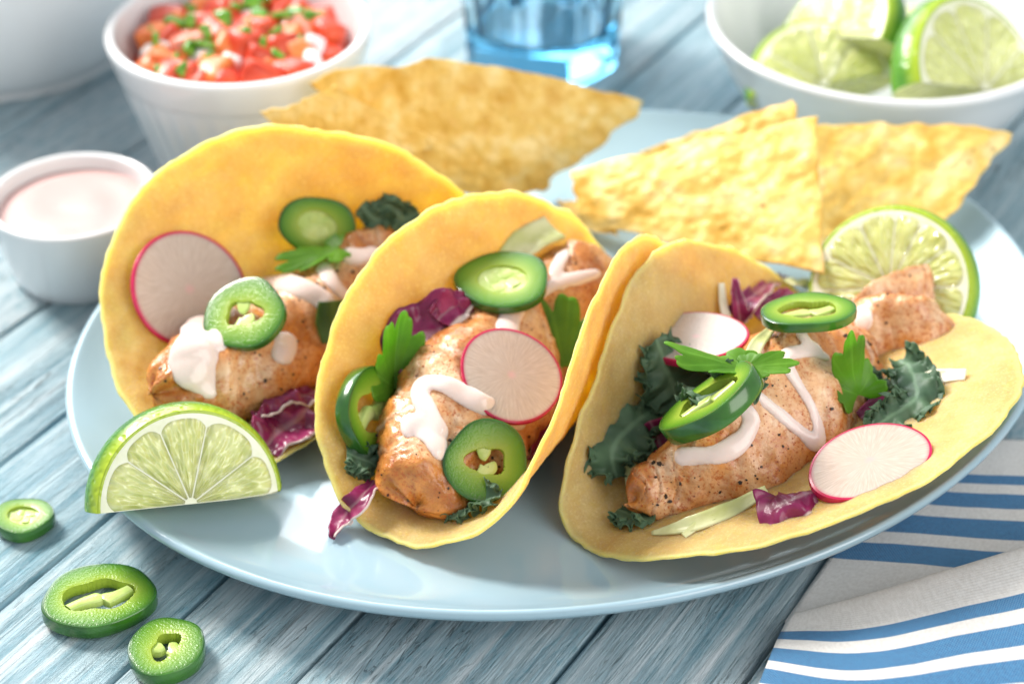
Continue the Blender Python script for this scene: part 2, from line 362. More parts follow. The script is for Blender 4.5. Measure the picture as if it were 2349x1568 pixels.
# ------------------------------------------------------------------ table of painted planks
TH = R(31.5); TD = Vector((math.sin(TH), math.cos(TH), 0)); TQ = Vector((math.cos(TH), -math.sin(TH), 0))
tbl = obj('table', [TQ*a+TD*b+Vector((0, 0, c)) for c in (-2.4, -1.55) for a, b in ((-75, -70), (75, -70), (75, 95), (-75, 95))],
          [(3, 2, 1, 0), (4, 5, 6, 7), (0, 1, 5, 4), (1, 2, 6, 5), (2, 3, 7, 6), (3, 0, 4, 7)], DARK, smooth=False)
tag(tbl, 'weathered pale blue painted plank table top', 'table', kind='structure')
QB = [-59.6, -54.8, -49.2, -44.6, -39.9, -35.2, -29.9, -25.3, -20.2, -15.6, -10.6, -5.9, -1.04, 3.37, 9.62, 14.27, 19.3, 24.0, 29.2, 34.0, 39.0, 44.5]
rs = random.Random(4)
for a, b in zip(QB[:-1], QB[1:]):
    g = 0.075; x0, x1 = a+g, b-g; r = 0.13
    dz = rs.uniform(-0.05, 0.03) if not (-12 < a < 20) else rs.uniform(-0.02, 0.0)
    prof = [(x0, -1.5)]+[(x0+r-r*math.cos(t), dz-r+r*math.sin(t)) for t in (0, .5, 1.0, math.pi/2)]+[(x1-r+r*math.sin(t), dz-r+r*math.cos(t)) for t in (0, .5, 1.0, math.pi/2)]+[(x1, -1.5)]
    V, F = [], []
    ys = np.linspace(-65, 90, 32)
    for i, y in enumerate(ys):
        for k, (q, z) in enumerate(prof):
            jit = 0.05*nz((q, y*0.35, 0), 0.6, a) if k in (1, 2, 3, 4, 5, 6, 7, 8) else 0
            V.append(((q-(a+b)/2)+(jit if k < 5 else -jit)*0.6, y, z+0.0))
    n = len(prof)
    F = gridf(len(ys), n)
    F = [(f[3], f[2], f[1], f[0]) for f in F]
    o = obj('plank', V, F, PLANK, tbl)
    o.location = (TQ*((a+b)/2))*CM; o.rotation_euler = (0, 0, -TH)

# ------------------------------------------------------------------ oval plate
PC = Vector((1.91, -1.35, 0)); PA, PB, PR = 16.98, 13.96, R(25.74)
PPROF = [(0, .85), (.3, .85), (.55, .86), (.68, .88), (.76, .93), (.83, 1.06), (.89, 1.28), (.94, 1.58), (.97, 1.83), (.985, 1.97), (.993, 2.02), (1.0, 1.98), (1.003, 1.88), (1.0, 1.74), (.985, 1.5), (.95, 1.12), (.90, .78), (.82, .48), (.72, .34), (.66, .30), (.64, .0), (.61, .0), (.59, .32), (.3, .36), (0, .36)]
def plate_z(x, y):
    dx, dy = x-PC.x, y-PC.y; c, s = math.cos(PR), math.sin(PR)
    r = math.hypot((dx*c+dy*s)/PA, (-dx*s+dy*c)/PB)
    if r > 0.993: return None if r > 1.01 else 2.02
    P = PPROF[:11]
    for (r0, z0), (r1, z1) in zip(P[:-1], P[1:]):
        if r <= r1: return z0+(z1-z0)*(r-r0)/(r1-r0)
def dense(prof, n):
    P = catmull([(r, z, 0) for r, z in prof], n*(len(prof)-1)+1); return [(max(0, p.x), p.y) for p in P]
def lathe(prof, ns, fx=1.0, fy=1.0, rot=0.0, c=(0, 0, 0)):
    V, F = [], []
    for k in range(ns):
        t = 2*math.pi*k/ns; x, y = math.cos(t)*fx, math.sin(t)*fy
        X, Y = x*math.cos(rot)-y*math.sin(rot), x*math.sin(rot)+y*math.cos(rot)
        for r, z in prof: V.append((c[0]+X*r, c[1]+Y*r, c[2]+z))
    n = len(prof)
    for i in range(ns):
        for j in range(n-1):
            a, b = i*n+j, ((i+1) % ns)*n+j
            F.append((a, b, b+1, a+1))
    return V, F
V, F = lathe(dense(PPROF, 3), 160, PA, PB, PR, PC)
plate = tag(obj('oval_plate', V, F, PLATE, origin=PC), 'oval pale blue glazed plate holding the three fish tacos', 'plate')
PLB = bvh(V, F)

# ------------------------------------------------------------------ tortillas
TP = {1: [-8.0919, -1.0075, 0.8884, 1.6362, -1.2326, -0.4672, 0.6416, 0.3118, 1.221, 5.3663, 7.0282, 0.0371, 0.4365, 0.1263, -0.4125, 0.9408, 0.2342],
      2: [0.2817, -5.5232, 0.5858, 1.0676, -1.1535, -0.0563, 1.6144, 0.2543, 0.6491, 4.6814, 7.4882, 0.0463, 0.0159, 0.0627, -0.3107, 1.0075, 0.0944],
      3: [8.2457, -7.1931, 0.7429, 1.8217, -1.1209, 0.4289, 0.4312, 0.0075, -2.3114, 1.6651, 7.7584, 0.063, -0.0354, -0.0089, 0.0406, 1.0198, -0.3935]}
def axes(p):
    y = p[2]; return Vector((math.sin(y), math.cos(y), 0)), Vector((math.cos(y), -math.sin(y), 0))
def tort_pts(p, a, b):
    a = np.asarray(a, float); b = np.asarray(b, float)
    tL = p[4]+p[5]*a/7; tR = p[6]+p[7]*a/7; w_ = p[9]*(1+p[14]*a/7); b0 = p[8]+p[16]*a/7
    s = np.linspace(0, 1, 40)[None]*b[:, None]
    t = np.clip((s-b0[:, None])/(2*w_[:, None])+.5, 0, 1); t = t*t*(3-2*t)*.5+t*.5
    th = tL[:, None]+(tR-tL)[:, None]*t
    tr = lambda f: ((f[:, 1:]+f[:, :-1])*.5*np.diff(s, axis=1)).sum(1)
    h = tr(np.cos(th))+p[12]*a*a/7; z = tr(np.sin(th))+p[13]*a*a/7
    A, N = axes(p)
    X = np.array([p[0], p[1], p[3]])+a[:, None]*np.array(A)*math.cos(p[11])+h[:, None]*np.array(N)
    X[:, 2] += z+a*math.sin(p[11]); return X
def tortilla(k, label):
    p = TP[k]; nr, ns = 44, 220; Rr = p[10]
    ab = []
    for i in range(nr+1):
        f = (i/nr)**0.85
        for j in range(ns):
            t = 2*math.pi*j/ns
            e = 1+0.016*nz((math.cos(t)*3, math.sin(t)*3, k*9), 1.3)+0.010*nz((math.cos(t)*9, math.sin(t)*9, k*9), 1.6)
            ab.append((f*e*Rr*math.cos(t), f*e*Rr*p[15]*math.sin(t), i/nr))
    ab = np.array(ab); X = tort_pts(p, ab[:, 0], ab[:, 1]); d = 0.01
    n = np.cross(tort_pts(p, ab[:, 0]+d, ab[:, 1])-X, tort_pts(p, ab[:, 0], ab[:, 1]+d)-X); n /= np.linalg.norm(n, axis=1)[:, None]
    if n[0, 2] < 0: n = -n
    for i in range(len(X)):
        q = ab[i]; f = q[2]
        X[i] += n[i]*(0.07*nz((q[0], q[1], k*5), 0.55)*f+0.10*nz((q[0], q[1], k*5+3), 0.9)*f**3+0.035*nz((q[0], q[1], k*5+7), 2.4))
    top, bot = [], []
    for i in range(len(X)):
        f = ab[i, 2]; th = 0.086*(1+0.25*nz((ab[i, 0], ab[i, 1], k), 1.6)); 
        if f > 0.97: th *= 0.62
        z0 = plate_z(X[i, 0], X[i, 1])
        if z0 is not None and X[i, 2] < z0+0.14: X[i, 2] = z0+0.14+0.25*(X[i, 2]-z0-0.14)*0
        top.append(X[i]+n[i]*th); bot.append(X[i]-n[i]*th)
    V = top+bot; N_ = len(top); F = []
    for i in range(nr):
        for j in range(ns):
            a, b = i*ns+j, i*ns+(j+1) % ns
            q = (a, b, b+ns, a+ns) if i else (a, b+ns, a+ns)
            if i == 0: q = (a, a+ns, b+ns)
            else: q = (a, a+ns, b+ns, b)
            F.append(q); F.append(tuple(x+N_ for x in reversed(q)))
    # rounded crumbly rim: one extra row pushed outwards
    rim = len(V)
    for j in range(ns):
        a = nr*ns+j; c = (np.array(V[a])+np.array(V[a+N_]))/2; inn = (np.array(V[a-ns])+np.array(V[a-ns+N_]))/2
        dd = (c-inn)/np.linalg.norm(c-inn); V.append(c+dd*(0.06+0.05*nz(c, 2.2, k)+.04*nz(c, 6, k)))
    for j in range(ns):
        a, b = nr*ns+j, nr*ns+(j+1) % ns; ra, rb = rim+j, rim+(j+1) % ns
        F.append((a, ra, rb, b)); F.append((b+N_, rb, ra, a+N_))
    o = obj('corn_tortilla', V, F, TORT, origin=(p[0], p[1], 0.9))
    fattr(o, 'edge', list(ab[:, 2])*2+[1.0]*ns)
    tag(o, label, 'tortilla', 'folded corn tortillas')
    return bvh(V, F)
TB = {1: tortilla(1, 'leftmost folded yellow corn tortilla, behind the front lime wedge'),
      2: tortilla(2, 'middle folded yellow corn tortilla, standing upright between the other two'),
      3: tortilla(3, 'rightmost corn tortilla, lying wide open towards the napkin')}

# ------------------------------------------------------------------ fish
def plane_at(x, y, k, h):
    p = TP[k]; A, N = axes(p); d = ray(x, y); o = Vector((p[0], p[1], p[3]))
    t = (h-(CAM-o).dot(N))/d.dot(N); return CAM+d*t
def fillet(k, spine, h, seed, flat=0.8, groove=None, n=150, m=110, parent=None, name='fillet', sear_end=0.5):
    """spine: (px, py, half-width px, h offset)"""
    C0, Wd = [], []
    for x, y, w_, *e in spine:
        b = hit(x, y, [TB[k]]); b = b[0] if b else at(x, y, 2.6); wd = w_*pxcm(b); Wd.append(wd); C0.append(b-ray(x, y)*(h+0.58*flat*wd+(e[0] if e else 0)))
    C = catmull(C0, n)
    V, S, FL = [], [], []
    A, N = axes(TP[k])
    for i in range(n):
        t = i/(n-1); T = (C[min(i+1, n-1)]-C[max(i-1, 0)]).normalized()
        view = (CAM-C[i]).normalized()
        side = T.cross(view).normalized(); nor = side.cross(T).normalized()
        if nor.dot(view) < 0: nor = -nor
        cap = (1-(1-min(t/0.07, 1))**2.2)**0.5*(1-(1-min((1-t)/0.08, 1))**2.2)**0.5
        wd = lerpl(Wd, t)*cap
        for j in range(m):
            a = 2*math.pi*j/m; c, s = math.cos(a), math.sin(a)
            x = math.copysign(abs(c)**0.72, c)*wd; y = math.copysign(abs(s)**0.72, s)*wd*(1+.22*math.sin(c*2.2+seed))*(flat if s > 0 else 0.62*flat)
            q = C[i]+side*x+nor*y
            d = 0.28*fbm(q, 0.5, seed)+0.055*fbm(q, 1.7, seed+2)+0.035*fbm(q, 5, seed+5)
            q = q+T*(0.3*nz((c*1.4, s*1.4, seed*3), 1.0)*(max(0, 1-t*6)**1.5+max(0, t*6-5)**1.5))
            d += 0.34*(abs(nz(q, 0.55, seed+11))-.22)
            # flakes: slanted steps across the muscle
            ph = t*12+0.45*x+1.0*nz(q, 0.7, seed+8); fl = (ph % 1.0); gm = max(0, nz(q, 0.6, seed+4)+.35); d -= 0.24*max(0, 1-fl*7)*(0.15+0.85*gm)-.05*gm*(1-fl); FL.append(max(0, 1-abs(fl-.16)*7)*gm*1.3*min(1, t*6))
            if groove is not None: d -= groove*math.exp(-((x/wd-0.05)/0.22)**2)*max(0, 1-t*4.2) if wd > 0.05 and s > 0 else 0
            dirn = (side*c+nor*s).normalized(); dd = d*cap
            V.append(q+dirn*dd)
            S.append(0.35+0.4*nz(q, 0.5, seed+1)+(0.35 if s < -0.1 else 0)+sear_end*max(0, 1-t*9)+0.75*max(0, 1-abs(s)*1.8)*(0.6+nz(q, .8, seed)))
    F = []
    for i in range(n-1):
        for j in range(m):
            a, b = i*m+j, i*m+(j+1) % m; F.append((a, b, b+m, a+m))
    F.append(tuple(reversed(range(m)))); F.append(tuple(range((n-1)*m, n*m)))
    # keep the fillet on the tortilla: lift anything that sinks through it
    for i, v in enumerate(V):
        h_ = TB[k].find_nearest(v)
    o = obj(name, V, F, FISH, parent, origin=C[n//2])
    fattr(o, 'sear', S); fattr(o, 'flk', FL)
    return o, bvh(V, F), C
def drizzle(parent, bv, paths, name='sauce_drizzle', vox=0.055):
    V, F = [], []
    for path in paths:
        pts = []
        for x, y, r in path:
            h_ = hit(x, y, bv)
            if h_ is None: p = at(x, y, 2.5); nn = Vector((0, 0, 1))
            else: p, nn = h_[0], h_[1]
            if nn.dot(CAM-p) < 0: nn = -nn
            pts.append((p, nn, r*pxcm(p)))
        n = max(8, len(path)*7)
        C = catmull([p for p, _, _ in pts], n); NN = catmull([q for _, q, _ in pts], n); Rr = catmull([(r, 0, 0) for _, _, r in pts], n)
        off = len(V); m = 14
        for i in range(n):
            T = (C[min(i+1, n-1)]-C[max(i-1, 0)]); T = T.normalized() if T.length > 1e-6 else Vector((1, 0, 0))
            N_ = (NN[i]-T*NN[i].dot(T)).normalized(); S_ = T.cross(N_)
            t = i/(n-1); cap = math.sqrt(max(0.02, 1-(1-min(1, min(t, 1-t)*n/4.0))**2))
            r = max(0.03, Rr[i].x)*cap*(0.92+0.3*nz(C[i], 1.3, 3))
            for j in range(m):
                a = 2*math.pi*j/m
                V.append(C[i]+S_*math.cos(a)*r+N_*(math.sin(a)*r*0.44+0.02))
        for i in range(n-1):
            for j in range(m):
                a, b = off+i*m+j, off+i*m+(j+1) % m; F.append((a, b, b+m, a+m))
        F.append(tuple(reversed(range(off, off+m)))); F.append(tuple(range(off+(n-1)*m, off+n*m)))
    o = obj(name, V, F, CREMA, parent, origin=parent['_o'])
    rm = o.modifiers.new('merge', 'REMESH'); rm.mode = 'VOXEL'; rm.voxel_size = vox*CM; rm.use_smooth_shade = True
    sm = o.modifiers.new('smooth', 'SMOOTH'); sm.factor = 0.6; sm.iterations = 7
    return o
def flecks(parent, fish, count, mat, name, smin, smax, seed):
    rf = random.Random(seed); me = fish.data; mid_ = sum((Vector(p.center) for p in me.polygons), Vector())/len(me.polygons)
    sg = 1 if sum(p.normal.dot(Vector(p.center)-mid_) for p in me.polygons) > 0 else -1; org = Vector(fish.location)/CM+Vector(parent['_o']); V, F = [], []; polys = me.polygons; tot = 0
    cand = [p for p in polys]
    amax = sorted(p.area for p in polys)[int(len(polys)*.95)]
    while tot < count:
        p = cand[rf.randrange(len(cand))]
        if rf.random() > p.area/amax: continue
        c = org+Vector(p.center)/CM
        if sg*p.normal.dot((CAM-c).normalized()) < 0.0 or nz(c, 0.8, seed) < rf.uniform(-.5, .35): continue
        tot += 1; s_ = smin+(smax-smin)*rf.random()**2.2; o = len(V); x, y, n_ = frame(p.normal*sg, (rf.uniform(-1, 1), rf.uniform(-1, 1), rf.uniform(-1, 1)))
        k = rf.choice((4, 5, 6)); pts = [(math.cos(6.283*i/k+rf.uniform(-.3, .3))*s_*rf.uniform(.5, 1), math.sin(6.283*i/k)*s_*rf.uniform(.35, .9)) for i in range(k)]
        for a, b in pts: V.append(c+x*a+y*b-n_*.01)
        for a, b in pts: V.append(c+x*a*.8+y*b*.8+n_*s_*rf.uniform(.25, .6))
        F.append(tuple(o+k+i for i in range(k)))
        for i in range(k): F.append((o+i, o+(i+1) % k, o+k+(i+1) % k, o+k+i))
    q = obj(name, V, F, mat, parent, smooth=False, origin=parent['_o']); q['kind'] = 'stuff'
    return q
FB = {}
c1 = at(560, 860, 2); f1 = empty('fish_fillet', c1)
o1, b1, _ = fillet(1, [(350, 903, 60), (430, 878, 98), (560, 845, 125), (660, 768, 122), (760, 680, 105), (860, 600, 78), (930, 560, 55)], 0.6, 1, 0.72, 0.5, parent=f1)
FB[1] = [b1]
tag(f1, 'seared fish fillet under thick sauce in the leftmost taco', 'fish', 'spiced fish fillets')
flecks(f1, o1, 110, PEPPER, 'pepper_flecks', .03, .11, 1); flecks(f1, o1, 420, PAPRIKA, 'paprika_flecks', .02, .055, 2)
drizzle(f1, [b1], [[(470, 725, 26), (445, 775, 46), (445, 830, 58), (470, 880, 48), (492, 915, 22)], [(520, 760, 30), (480, 800, 40)], [(660, 760, 30), (650, 800, 36), (640, 835, 24)], [(600, 640, 22), (670, 655, 30), (740, 690, 26), (745, 715, 24)], [(735, 605, 22), (760, 645, 26), (800, 690, 22)], [(775, 585, 24), (830, 590, 28), (870, 570, 20)]])
c2 = at(1040, 1100, 2); f2 = empty('fish_fillet', c2)
o2, b2, _ = fillet(2, [(955, 1160, 98), (985, 1095, 124), (1035, 1005, 168), (1100, 900, 170), (1190, 790, 140), (1290, 690, 112), (1390, 600, 78)], 0.5, 2, 0.66, parent=f2, sear_end=0.9)
FB[2] = [b2]
tag(f2, 'browned fish fillet with its blunt end at the mouth of the middle taco', 'fish', 'spiced fish fillets')
flecks(f2, o2, 120, PEPPER, 'pepper_flecks', .03, .11, 3); flecks(f2, o2, 520, PAPRIKA, 'paprika_flecks', .02, .055, 4)
drizzle(f2, [b2], [[(918, 985, 34), (955, 978, 32), (990, 1000, 30), (1005, 1030, 26), (1008, 1058, 16)], [(1015, 1015, 24), (995, 965, 25), (965, 910, 25), (972, 880, 24), (1015, 880, 24), (1060, 902, 25), (1110, 930, 27), (1160, 952, 30), (1205, 978, 24)]])
drizzle(f2, [b2], [[(1185, 690, 28), (1170, 730, 34), (1160, 770, 30)], [(1160, 715, 28), (1270, 655, 18), (1320, 640, 20), (1380, 625, 16)], [(1300, 570, 14), (1275, 625, 22), (1290, 670, 20)]])
c3 = at(1750, 1020, 2); f3 = empty('fish_fillet', c3)
o3, b3, _ = fillet(3, [(1448, 1150, 46), (1535, 1118, 80), (1650, 1070, 130), (1755, 995, 172), (1845, 905, 172), (1890, 825, 135), (1895, 768, 80)], 0.85, 3, 0.66, parent=f3, sear_end=0.9)
o3b, b3b, _ = fillet(3, [(1880, 830, 60), (1960, 792, 94), (2050, 765, 98), (2130, 742, 74), (2160, 725, 50)], 0.3, 4, 0.5, n=60, m=48, parent=f3, name='tail_piece', sear_end=0)
o3c, b3c, _ = fillet(3, [(1950, 700, 24), (2020, 678, 38), (2090, 656, 46), (2140, 650, 44)], 1.5, 6, 0.4, n=40, m=36, parent=f3, name='flake', sear_end=0.2)
FB[3] = [b3, b3b, b3c]
tag(f3, 'largest spiced fish fillet with zigzag sauce in the rightmost taco', 'fish', 'spiced fish fillets')
flecks(f3, o3, 150, PEPPER, 'pepper_flecks', .03, .115, 5); flecks(f3, o3, 650, PAPRIKA, 'paprika_flecks', .02, .058, 6)
flecks(f3, o3b, 45, PEPPER, 'pepper_flecks', .02, .09, 7); flecks(f3, o3c, 14, PEPPER, 'pepper_flecks', .02, .08, 8)
drizzle(f3, FB[3], [[(1545, 1050, 26), (1590, 1045, 28), (1650, 1040, 28), (1700, 1010, 28), (1722, 970, 26), (1712, 940, 20), (1690, 918, 14)],
    [(1720, 895, 15), (1770, 935, 18), (1830, 985, 20), (1870, 1015, 22), (1878, 990, 20), (1862, 935, 18), (1832, 885, 18), (1808, 845, 20), (1800, 818, 22), (1850, 806, 20), (1905, 822, 20)],
    [(1832, 755, 22), (1850, 785, 22), (1885, 805, 18)], [(1780, 820, 16), (1830, 808, 20)]])
drizzle(f3, FB[3], [[(1965, 705, 26), (1985, 735, 26), (1960, 745, 20)]])

# ------------------------------------------------------------------ pepper slices
def pepper(c, nrm, rx, ry, label, th=0.5, spin=0.0, kind=0, seed=0, upv=None, group='sliced green peppers'):
    """kind 0: open hole with two bulbs, 1: filled core, 2: two cavities"""
    fr = frame(nrm, upv or UPV); root = empty('pepper_slice', c)
    ns = 120; Vs, Fs, Vf, Ff, q = [], [], [], [], []
    def ro(t): return 1+0.035*math.cos(2*t+seed)+0.03*math.cos(3*t+seed*2.3)+0.018*math.cos(5*t+seed)
    def ri(t):
        if kind == 1: return 0.50+0.05*math.cos(2*t+seed)
        s = (0.54 if kind == 2 else 0.39)+0.08*math.cos(2*t+0.6)+0.03*math.cos(3*t+seed)
        return s+0.012*math.sin(34*t)*(0.5+0.5*math.sin(3*t+seed))+.03*math.sin(5*t+seed*3)
    h = th/2; cs, sn = math.cos(spin), math.sin(spin)
    def P(r, t, z):
        x, y = r*math.cos(t)*rx, r*math.sin(t)*ry
        # slice cut slightly on the bias and a little warped
        return (x*cs-y*sn, x*sn+y*cs, z+0.03*math.sin(2*t+seed)*r)
    sk = [(0.955, h), (0.988, h*0.985), (1.002, h*0.88), (1.010, 0), (1.002, -h*0.88), (0.988, -h*0.985), (0.955, -h)]
    for k in range(ns):
        t = 2*math.pi*k/ns
        for r, z in sk: Vs.append(P(ro(t)*r, t, z))
    Fs = gridf(ns, len(sk), True)
    for k in range(ns):
        t = 2*math.pi*k/ns; a, b = ro(t)*0.957, ri(t); dpt = 0.03
        L = [(a, h-0.002, 1), (a*0.93+b*.07, h+0.004, .93), (a*.75+b*.25, h+0.002, .75), (a*.45+b*.55, h-0.002, .45), (a*.15+b*.85, h-0.008, .15), (b+.012, h-0.02, 0.03), (b, h*0.5, 0), (b-0.01, 0, 0), (b, -h*.5, 0), (b+.03, -h+.03, 0), (a*.5+b*.5, -h, .5), (a, -h+.002, 1)]
        for r, z, qq in L: Vf.append(P(r, t, z)); q.append(qq)
    Ff = gridf(ns, 12, True)
    obj('skin', xf(Vs, c, fr), Fs, PSKIN, root, origin=c)
    flesh = o = obj('flesh', xf(Vf, c, fr), Ff, PFLESH, root, origin=c); fattr(o, 'q', q)
    # placenta lobes
    def lobe(path, radii, zs):
        V, F = [], []; n = 14; C = catmull([(x, y, 0) for x, y in path], n); m = 16
        for i in range(n):
            T = (C[min(i+1, n-1)]-C[max(i-1, 0)]).normalized(); S_ = Vector((-T.y, T.x, 0)); t = i/(n-1)
            r = lerpl(radii, t)*(math.sqrt(max(.03, 1-max(0, (t-.8)/.2)**2)))
            for j in range(m):
                a = 2*math.pi*j/m; cz = math.sin(a)
                x = C[i]+S_*math.copysign(abs(math.cos(a))**.7, math.cos(a))*r
                V.append((x.x*rx*cs-x.y*ry*sn, x.x*rx*sn+x.y*ry*cs, math.copysign(abs(cz)**.5, cz)*(h-0.05-0.03*t)*zs))
        for i in range(n-1):
            for j in range(m):
                a, b = i*m+j, i*m+(j+1) % m; F.append((a, b, b+m, a+m))
        F.append(tuple(reversed(range(m)))); F.append(tuple(range((n-1)*m, n*m)))
        obj('placenta', xf(V, c, fr), F, PITH, flesh, origin=c)
    if kind == 0:
        lobe([(0.02, 0.60), (-0.02, 0.42), (0.05, 0.22), (0.12, 0.16)], [.17, .15, .22, .2], 0.98)
        lobe([(-0.30, -0.50), (-0.12, -0.28), (0.02, -0.16), (0.0, -0.06)], [.14, .16, .22, .2], 0.98)
    elif kind == 2:
        lobe([(-0.56, -0.12), (-0.3, -0.02), (-0.05, 0.02), (0.05, 0.05)], [.12, .13, .17, .14], 0.97)
        lobe([(0.55, 0.05), (0.3, -0.05), (0.12, -0.08), (0.05, -0.1)], [.12, .14, .2, .16], 0.97)
    else:
        for k in range(4):
            a = k*math.pi/2+seed; lobe([(0.36*math.cos(a), .36*math.sin(a)), (.2*math.cos(a+.3), .2*math.sin(a+.3)), (.08*math.cos(a+.5), .08*math.sin(a+.5))], [.14, .17, .12], .9)
    if kind == 1:       # the core fills the slice
        V = []
        for k in range(48):
            t = 2*math.pi*k/48
            for r in (.56, .5, .4, .25, .1, 0): V.append(P(r, t, h-.10+.05*nz((r*math.cos(t)*4, r*math.sin(t)*4, seed), 1.3)))
        obj('core', xf(V, c, fr), gridf(48, 6, True), PITH, flesh, origin=c)
    tag(root, label, 'pepper slice', group); return root

def disc_c(x, y, bv, lift, major): 
    p = on(x, y, bv, lift); return p, major*pxcm(p)

# leftmost taco
B1 = [TB[1]]+FB[1]; B2 = [TB[2]]+FB[2]; B3 = [TB[3]]+FB[3]
p, r = disc_c(562, 722, B1, 0.55, 95); pepper(p, camvec(-.28, .55, 1), r*1.0, r*1.0, 'bright green pepper slice lying on the sauce beside the biggest radish slice', 0.28, 0.3, 0, 1)
p, r = disc_c(728, 518, [TB[1]], 0.75, 90); pepper(p, camvec(.15, -.15, 1), r, r*.75, 'shaded dark green pepper slice leaning on the back wall of the leftmost tortilla', 0.4, 0.0, 1, 2)
# middle taco
p, r = disc_c(1153, 645, [TB[2]], 1.95, 105); pepper(p, camvec(-.1, 1.15, 1), r, r, 'olive green pepper slice lying highest in the middle taco', 0.28, 1.2, 1, 3)
p, r = disc_c(1115, 1058, FB[2], 0.45, 101); pepper(p, camvec(.22, .22, 1), r, r*.93, 'large pepper slice with two pale bulbs on the front of the middle fillet', 0.26, 0.15, 0, 4)
p, r = disc_c(848, 945, [TB[2]], 0.45, 108); pepper(p, camvec(.95, .12, .55), r, r*.98, 'green pepper slice standing on edge against the middle tortilla, left of the fillet', 0.5, .4, 2, 5)
# rightmost taco
p = beside(1852, 718, L3(1852, 752, FB[3], .2), 0.0); r = 107*pxcm(p); pepper(p, camvec(-.12, 1.7, .75), r, r*.9, 'pale green pepper slice lying flat on top of the rightmost fillet', 0.3, .3, 2, 6)
p, r = disc_c(1634, 925, FB[3], 0.6, 130); pepper(p, camvec(-.62, .78, .22), r, r*.9, 'glossy pepper slice tilted on edge over the kale in the rightmost taco', 0.6, 0.9, 2, 7)
# on the table
p = at(55, 1190, 0.3); pepper(p, (0, 0, 1), .93, .84, 'smallest pepper slice on the planks, cut by the left picture edge', 0.4, .2, 1, 8)
p = at(228, 1375, 0.34); pepper(p, (.02, .02, 1), 1.70, 1.36, 'largest pepper slice lying on the planks, with an open hollow', 0.45, .35, 2, 9)
p = at(382, 1492, 0.36); pepper(p, (-.03, .02, 1), 1.24, 1.06, 'round pepper slice on the planks nearest the bottom picture edge', 0.46, 1.5, 0, 10)

# ------------------------------------------------------------------ radish slices
def radish(c, nrm, rx, ry, label, th=0.16, spin=0.0, seed=0, bend=0.0):
    fr = frame(nrm, UPV); root = empty('radish_slice', c); ns, nr = 110, 22; V, q, an = [], [], []
    cs, sn = math.cos(spin), math.sin(spin); h = th/2
    def P(r, t, z):
        e = 1+0.02*math.cos(2*t+seed)+0.015*math.cos(3*t+seed*2); x, y = r*e*math.cos(t)*rx, r*e*math.sin(t)*ry
        z += bend*(x*x)/rx+0.02*math.sin(2*t+seed)*r
        return (x*cs-y*sn, x*sn+y*cs, z)
    for side in (1, -1):
        for i in range(nr+1):
            for k in range(ns):
                t = 2*math.pi*k/ns; V.append(P(i/nr*.97, t, side*h)); q.append(i/nr); an.append(abs(t/math.pi-1)*3)
    F = []; o_ = (nr+1)*ns
    for i in range(nr):
        for k in range(ns):
            a, b = i*ns+k, i*ns+(k+1) % ns
            F.append((a, a+ns, b+ns, b)); F.append((b+o_, b+ns+o_, a+ns+o_, a+o_))
    o = obj('flesh', xf(V, c, fr), F, RAD, root, origin=c); fattr(o, 'q', q); fattr(o, 'ang', an)
    sk = [(.962, h+.004), (.998, h*.9), (1.012, 0), (.998, -h*.9), (.962, -h-.004)]; V = []
    for k in range(ns):
        for r, z in sk: V.append(P(r, 2*math.pi*k/ns, z))
    obj('skin', xf(V, c, fr), gridf(ns, 5, True), RSKIN, root, origin=c)
    return tag(root, label, 'radish slice', 'radish slices')
h_ = hit(420, 670, [TB[1]]); nn = h_[1] if h_[1].dot(CAM-h_[0]) > 0 else -h_[1]
p = h_[0]+nn*0.35; radish(p, nn, 150*pxcm(p), 138*pxcm(p), 'biggest radish slice leaning on the inner wall of the leftmost tortilla', .16, .4, 1, .02)
p, r = disc_c(1172, 862, FB[2], 0.55, 122); radish(p, camvec(.25, .45, 1), r, r*.93, 'pink rimmed radish slice standing on the middle fillet beside a cilantro leaf', .22, -.5, 2, .015)
p, r = disc_c(1598, 778, [TB[3]], 1.7, 128); radish(p, camvec(-.25, 1.05, .62), r, r*.8, 'radish slice at the top of the rightmost taco above the kale', .24, -.25, 3, .03)
h_ = hit(2000, 1082, [TB[3]]); nn = h_[1] if h_[1].dot(CAM-h_[0]) > 0 else -h_[1]
p = h_[0]+nn*0.3; radish(p, (nn+camvec(.15, .0, 1)*.5), 152*pxcm(p), 104*pxcm(p), 'radish slice lying on the open side of the rightmost tortilla', .28, .55, 4, -.02)

# ------------------------------------------------------------------ leaves
def sheet(name, grid, nu, nv, mat, parent=None, th=0.035, vein=None, origin=None):
    """grid of points made into a thin closed leaf"""
    G = [Vector(g) for g in grid]; N = [Vector((0, 0, 0)) for _ in G]
    F = gridf(nu, nv)
    for f in F:
        n = (G[f[1]]-G[f[0]]).cross(G[f[3]]-G[f[0]])+(G[f[2]]-G[f[1]]).cross(G[f[3]]-G[f[2]])
        for i in f: N[i] += n
    for i, n in enumerate(N): N[i] = n.normalized() if n.length > 1e-12 else Vector((0, 0, 1))
    K = len(G); V = [g+n*th/2 for g, n in zip(G, N)]+[g-n*th/2 for g, n in zip(G, N)]
    FF = list(F)+[tuple(x+K for x in reversed(f)) for f in F]
    B = [i*nv for i in range(nu)]+[(nu-1)*nv+j for j in range(1, nv)]+[i*nv+nv-1 for i in range(nu-2, -1, -1)]+[j for j in range(nv-2, 0, -1)]
    for a, b in zip(B, B[1:]+B[:1]): FF.append((b, a, a+K, b+K))
    o = obj(name, V, FF, mat, parent, origin=origin if origin is not None else G[(nu//2)*nv+nv//2])
    if vein is not None: fattr(o, 'vein', list(vein)*2)
    return o
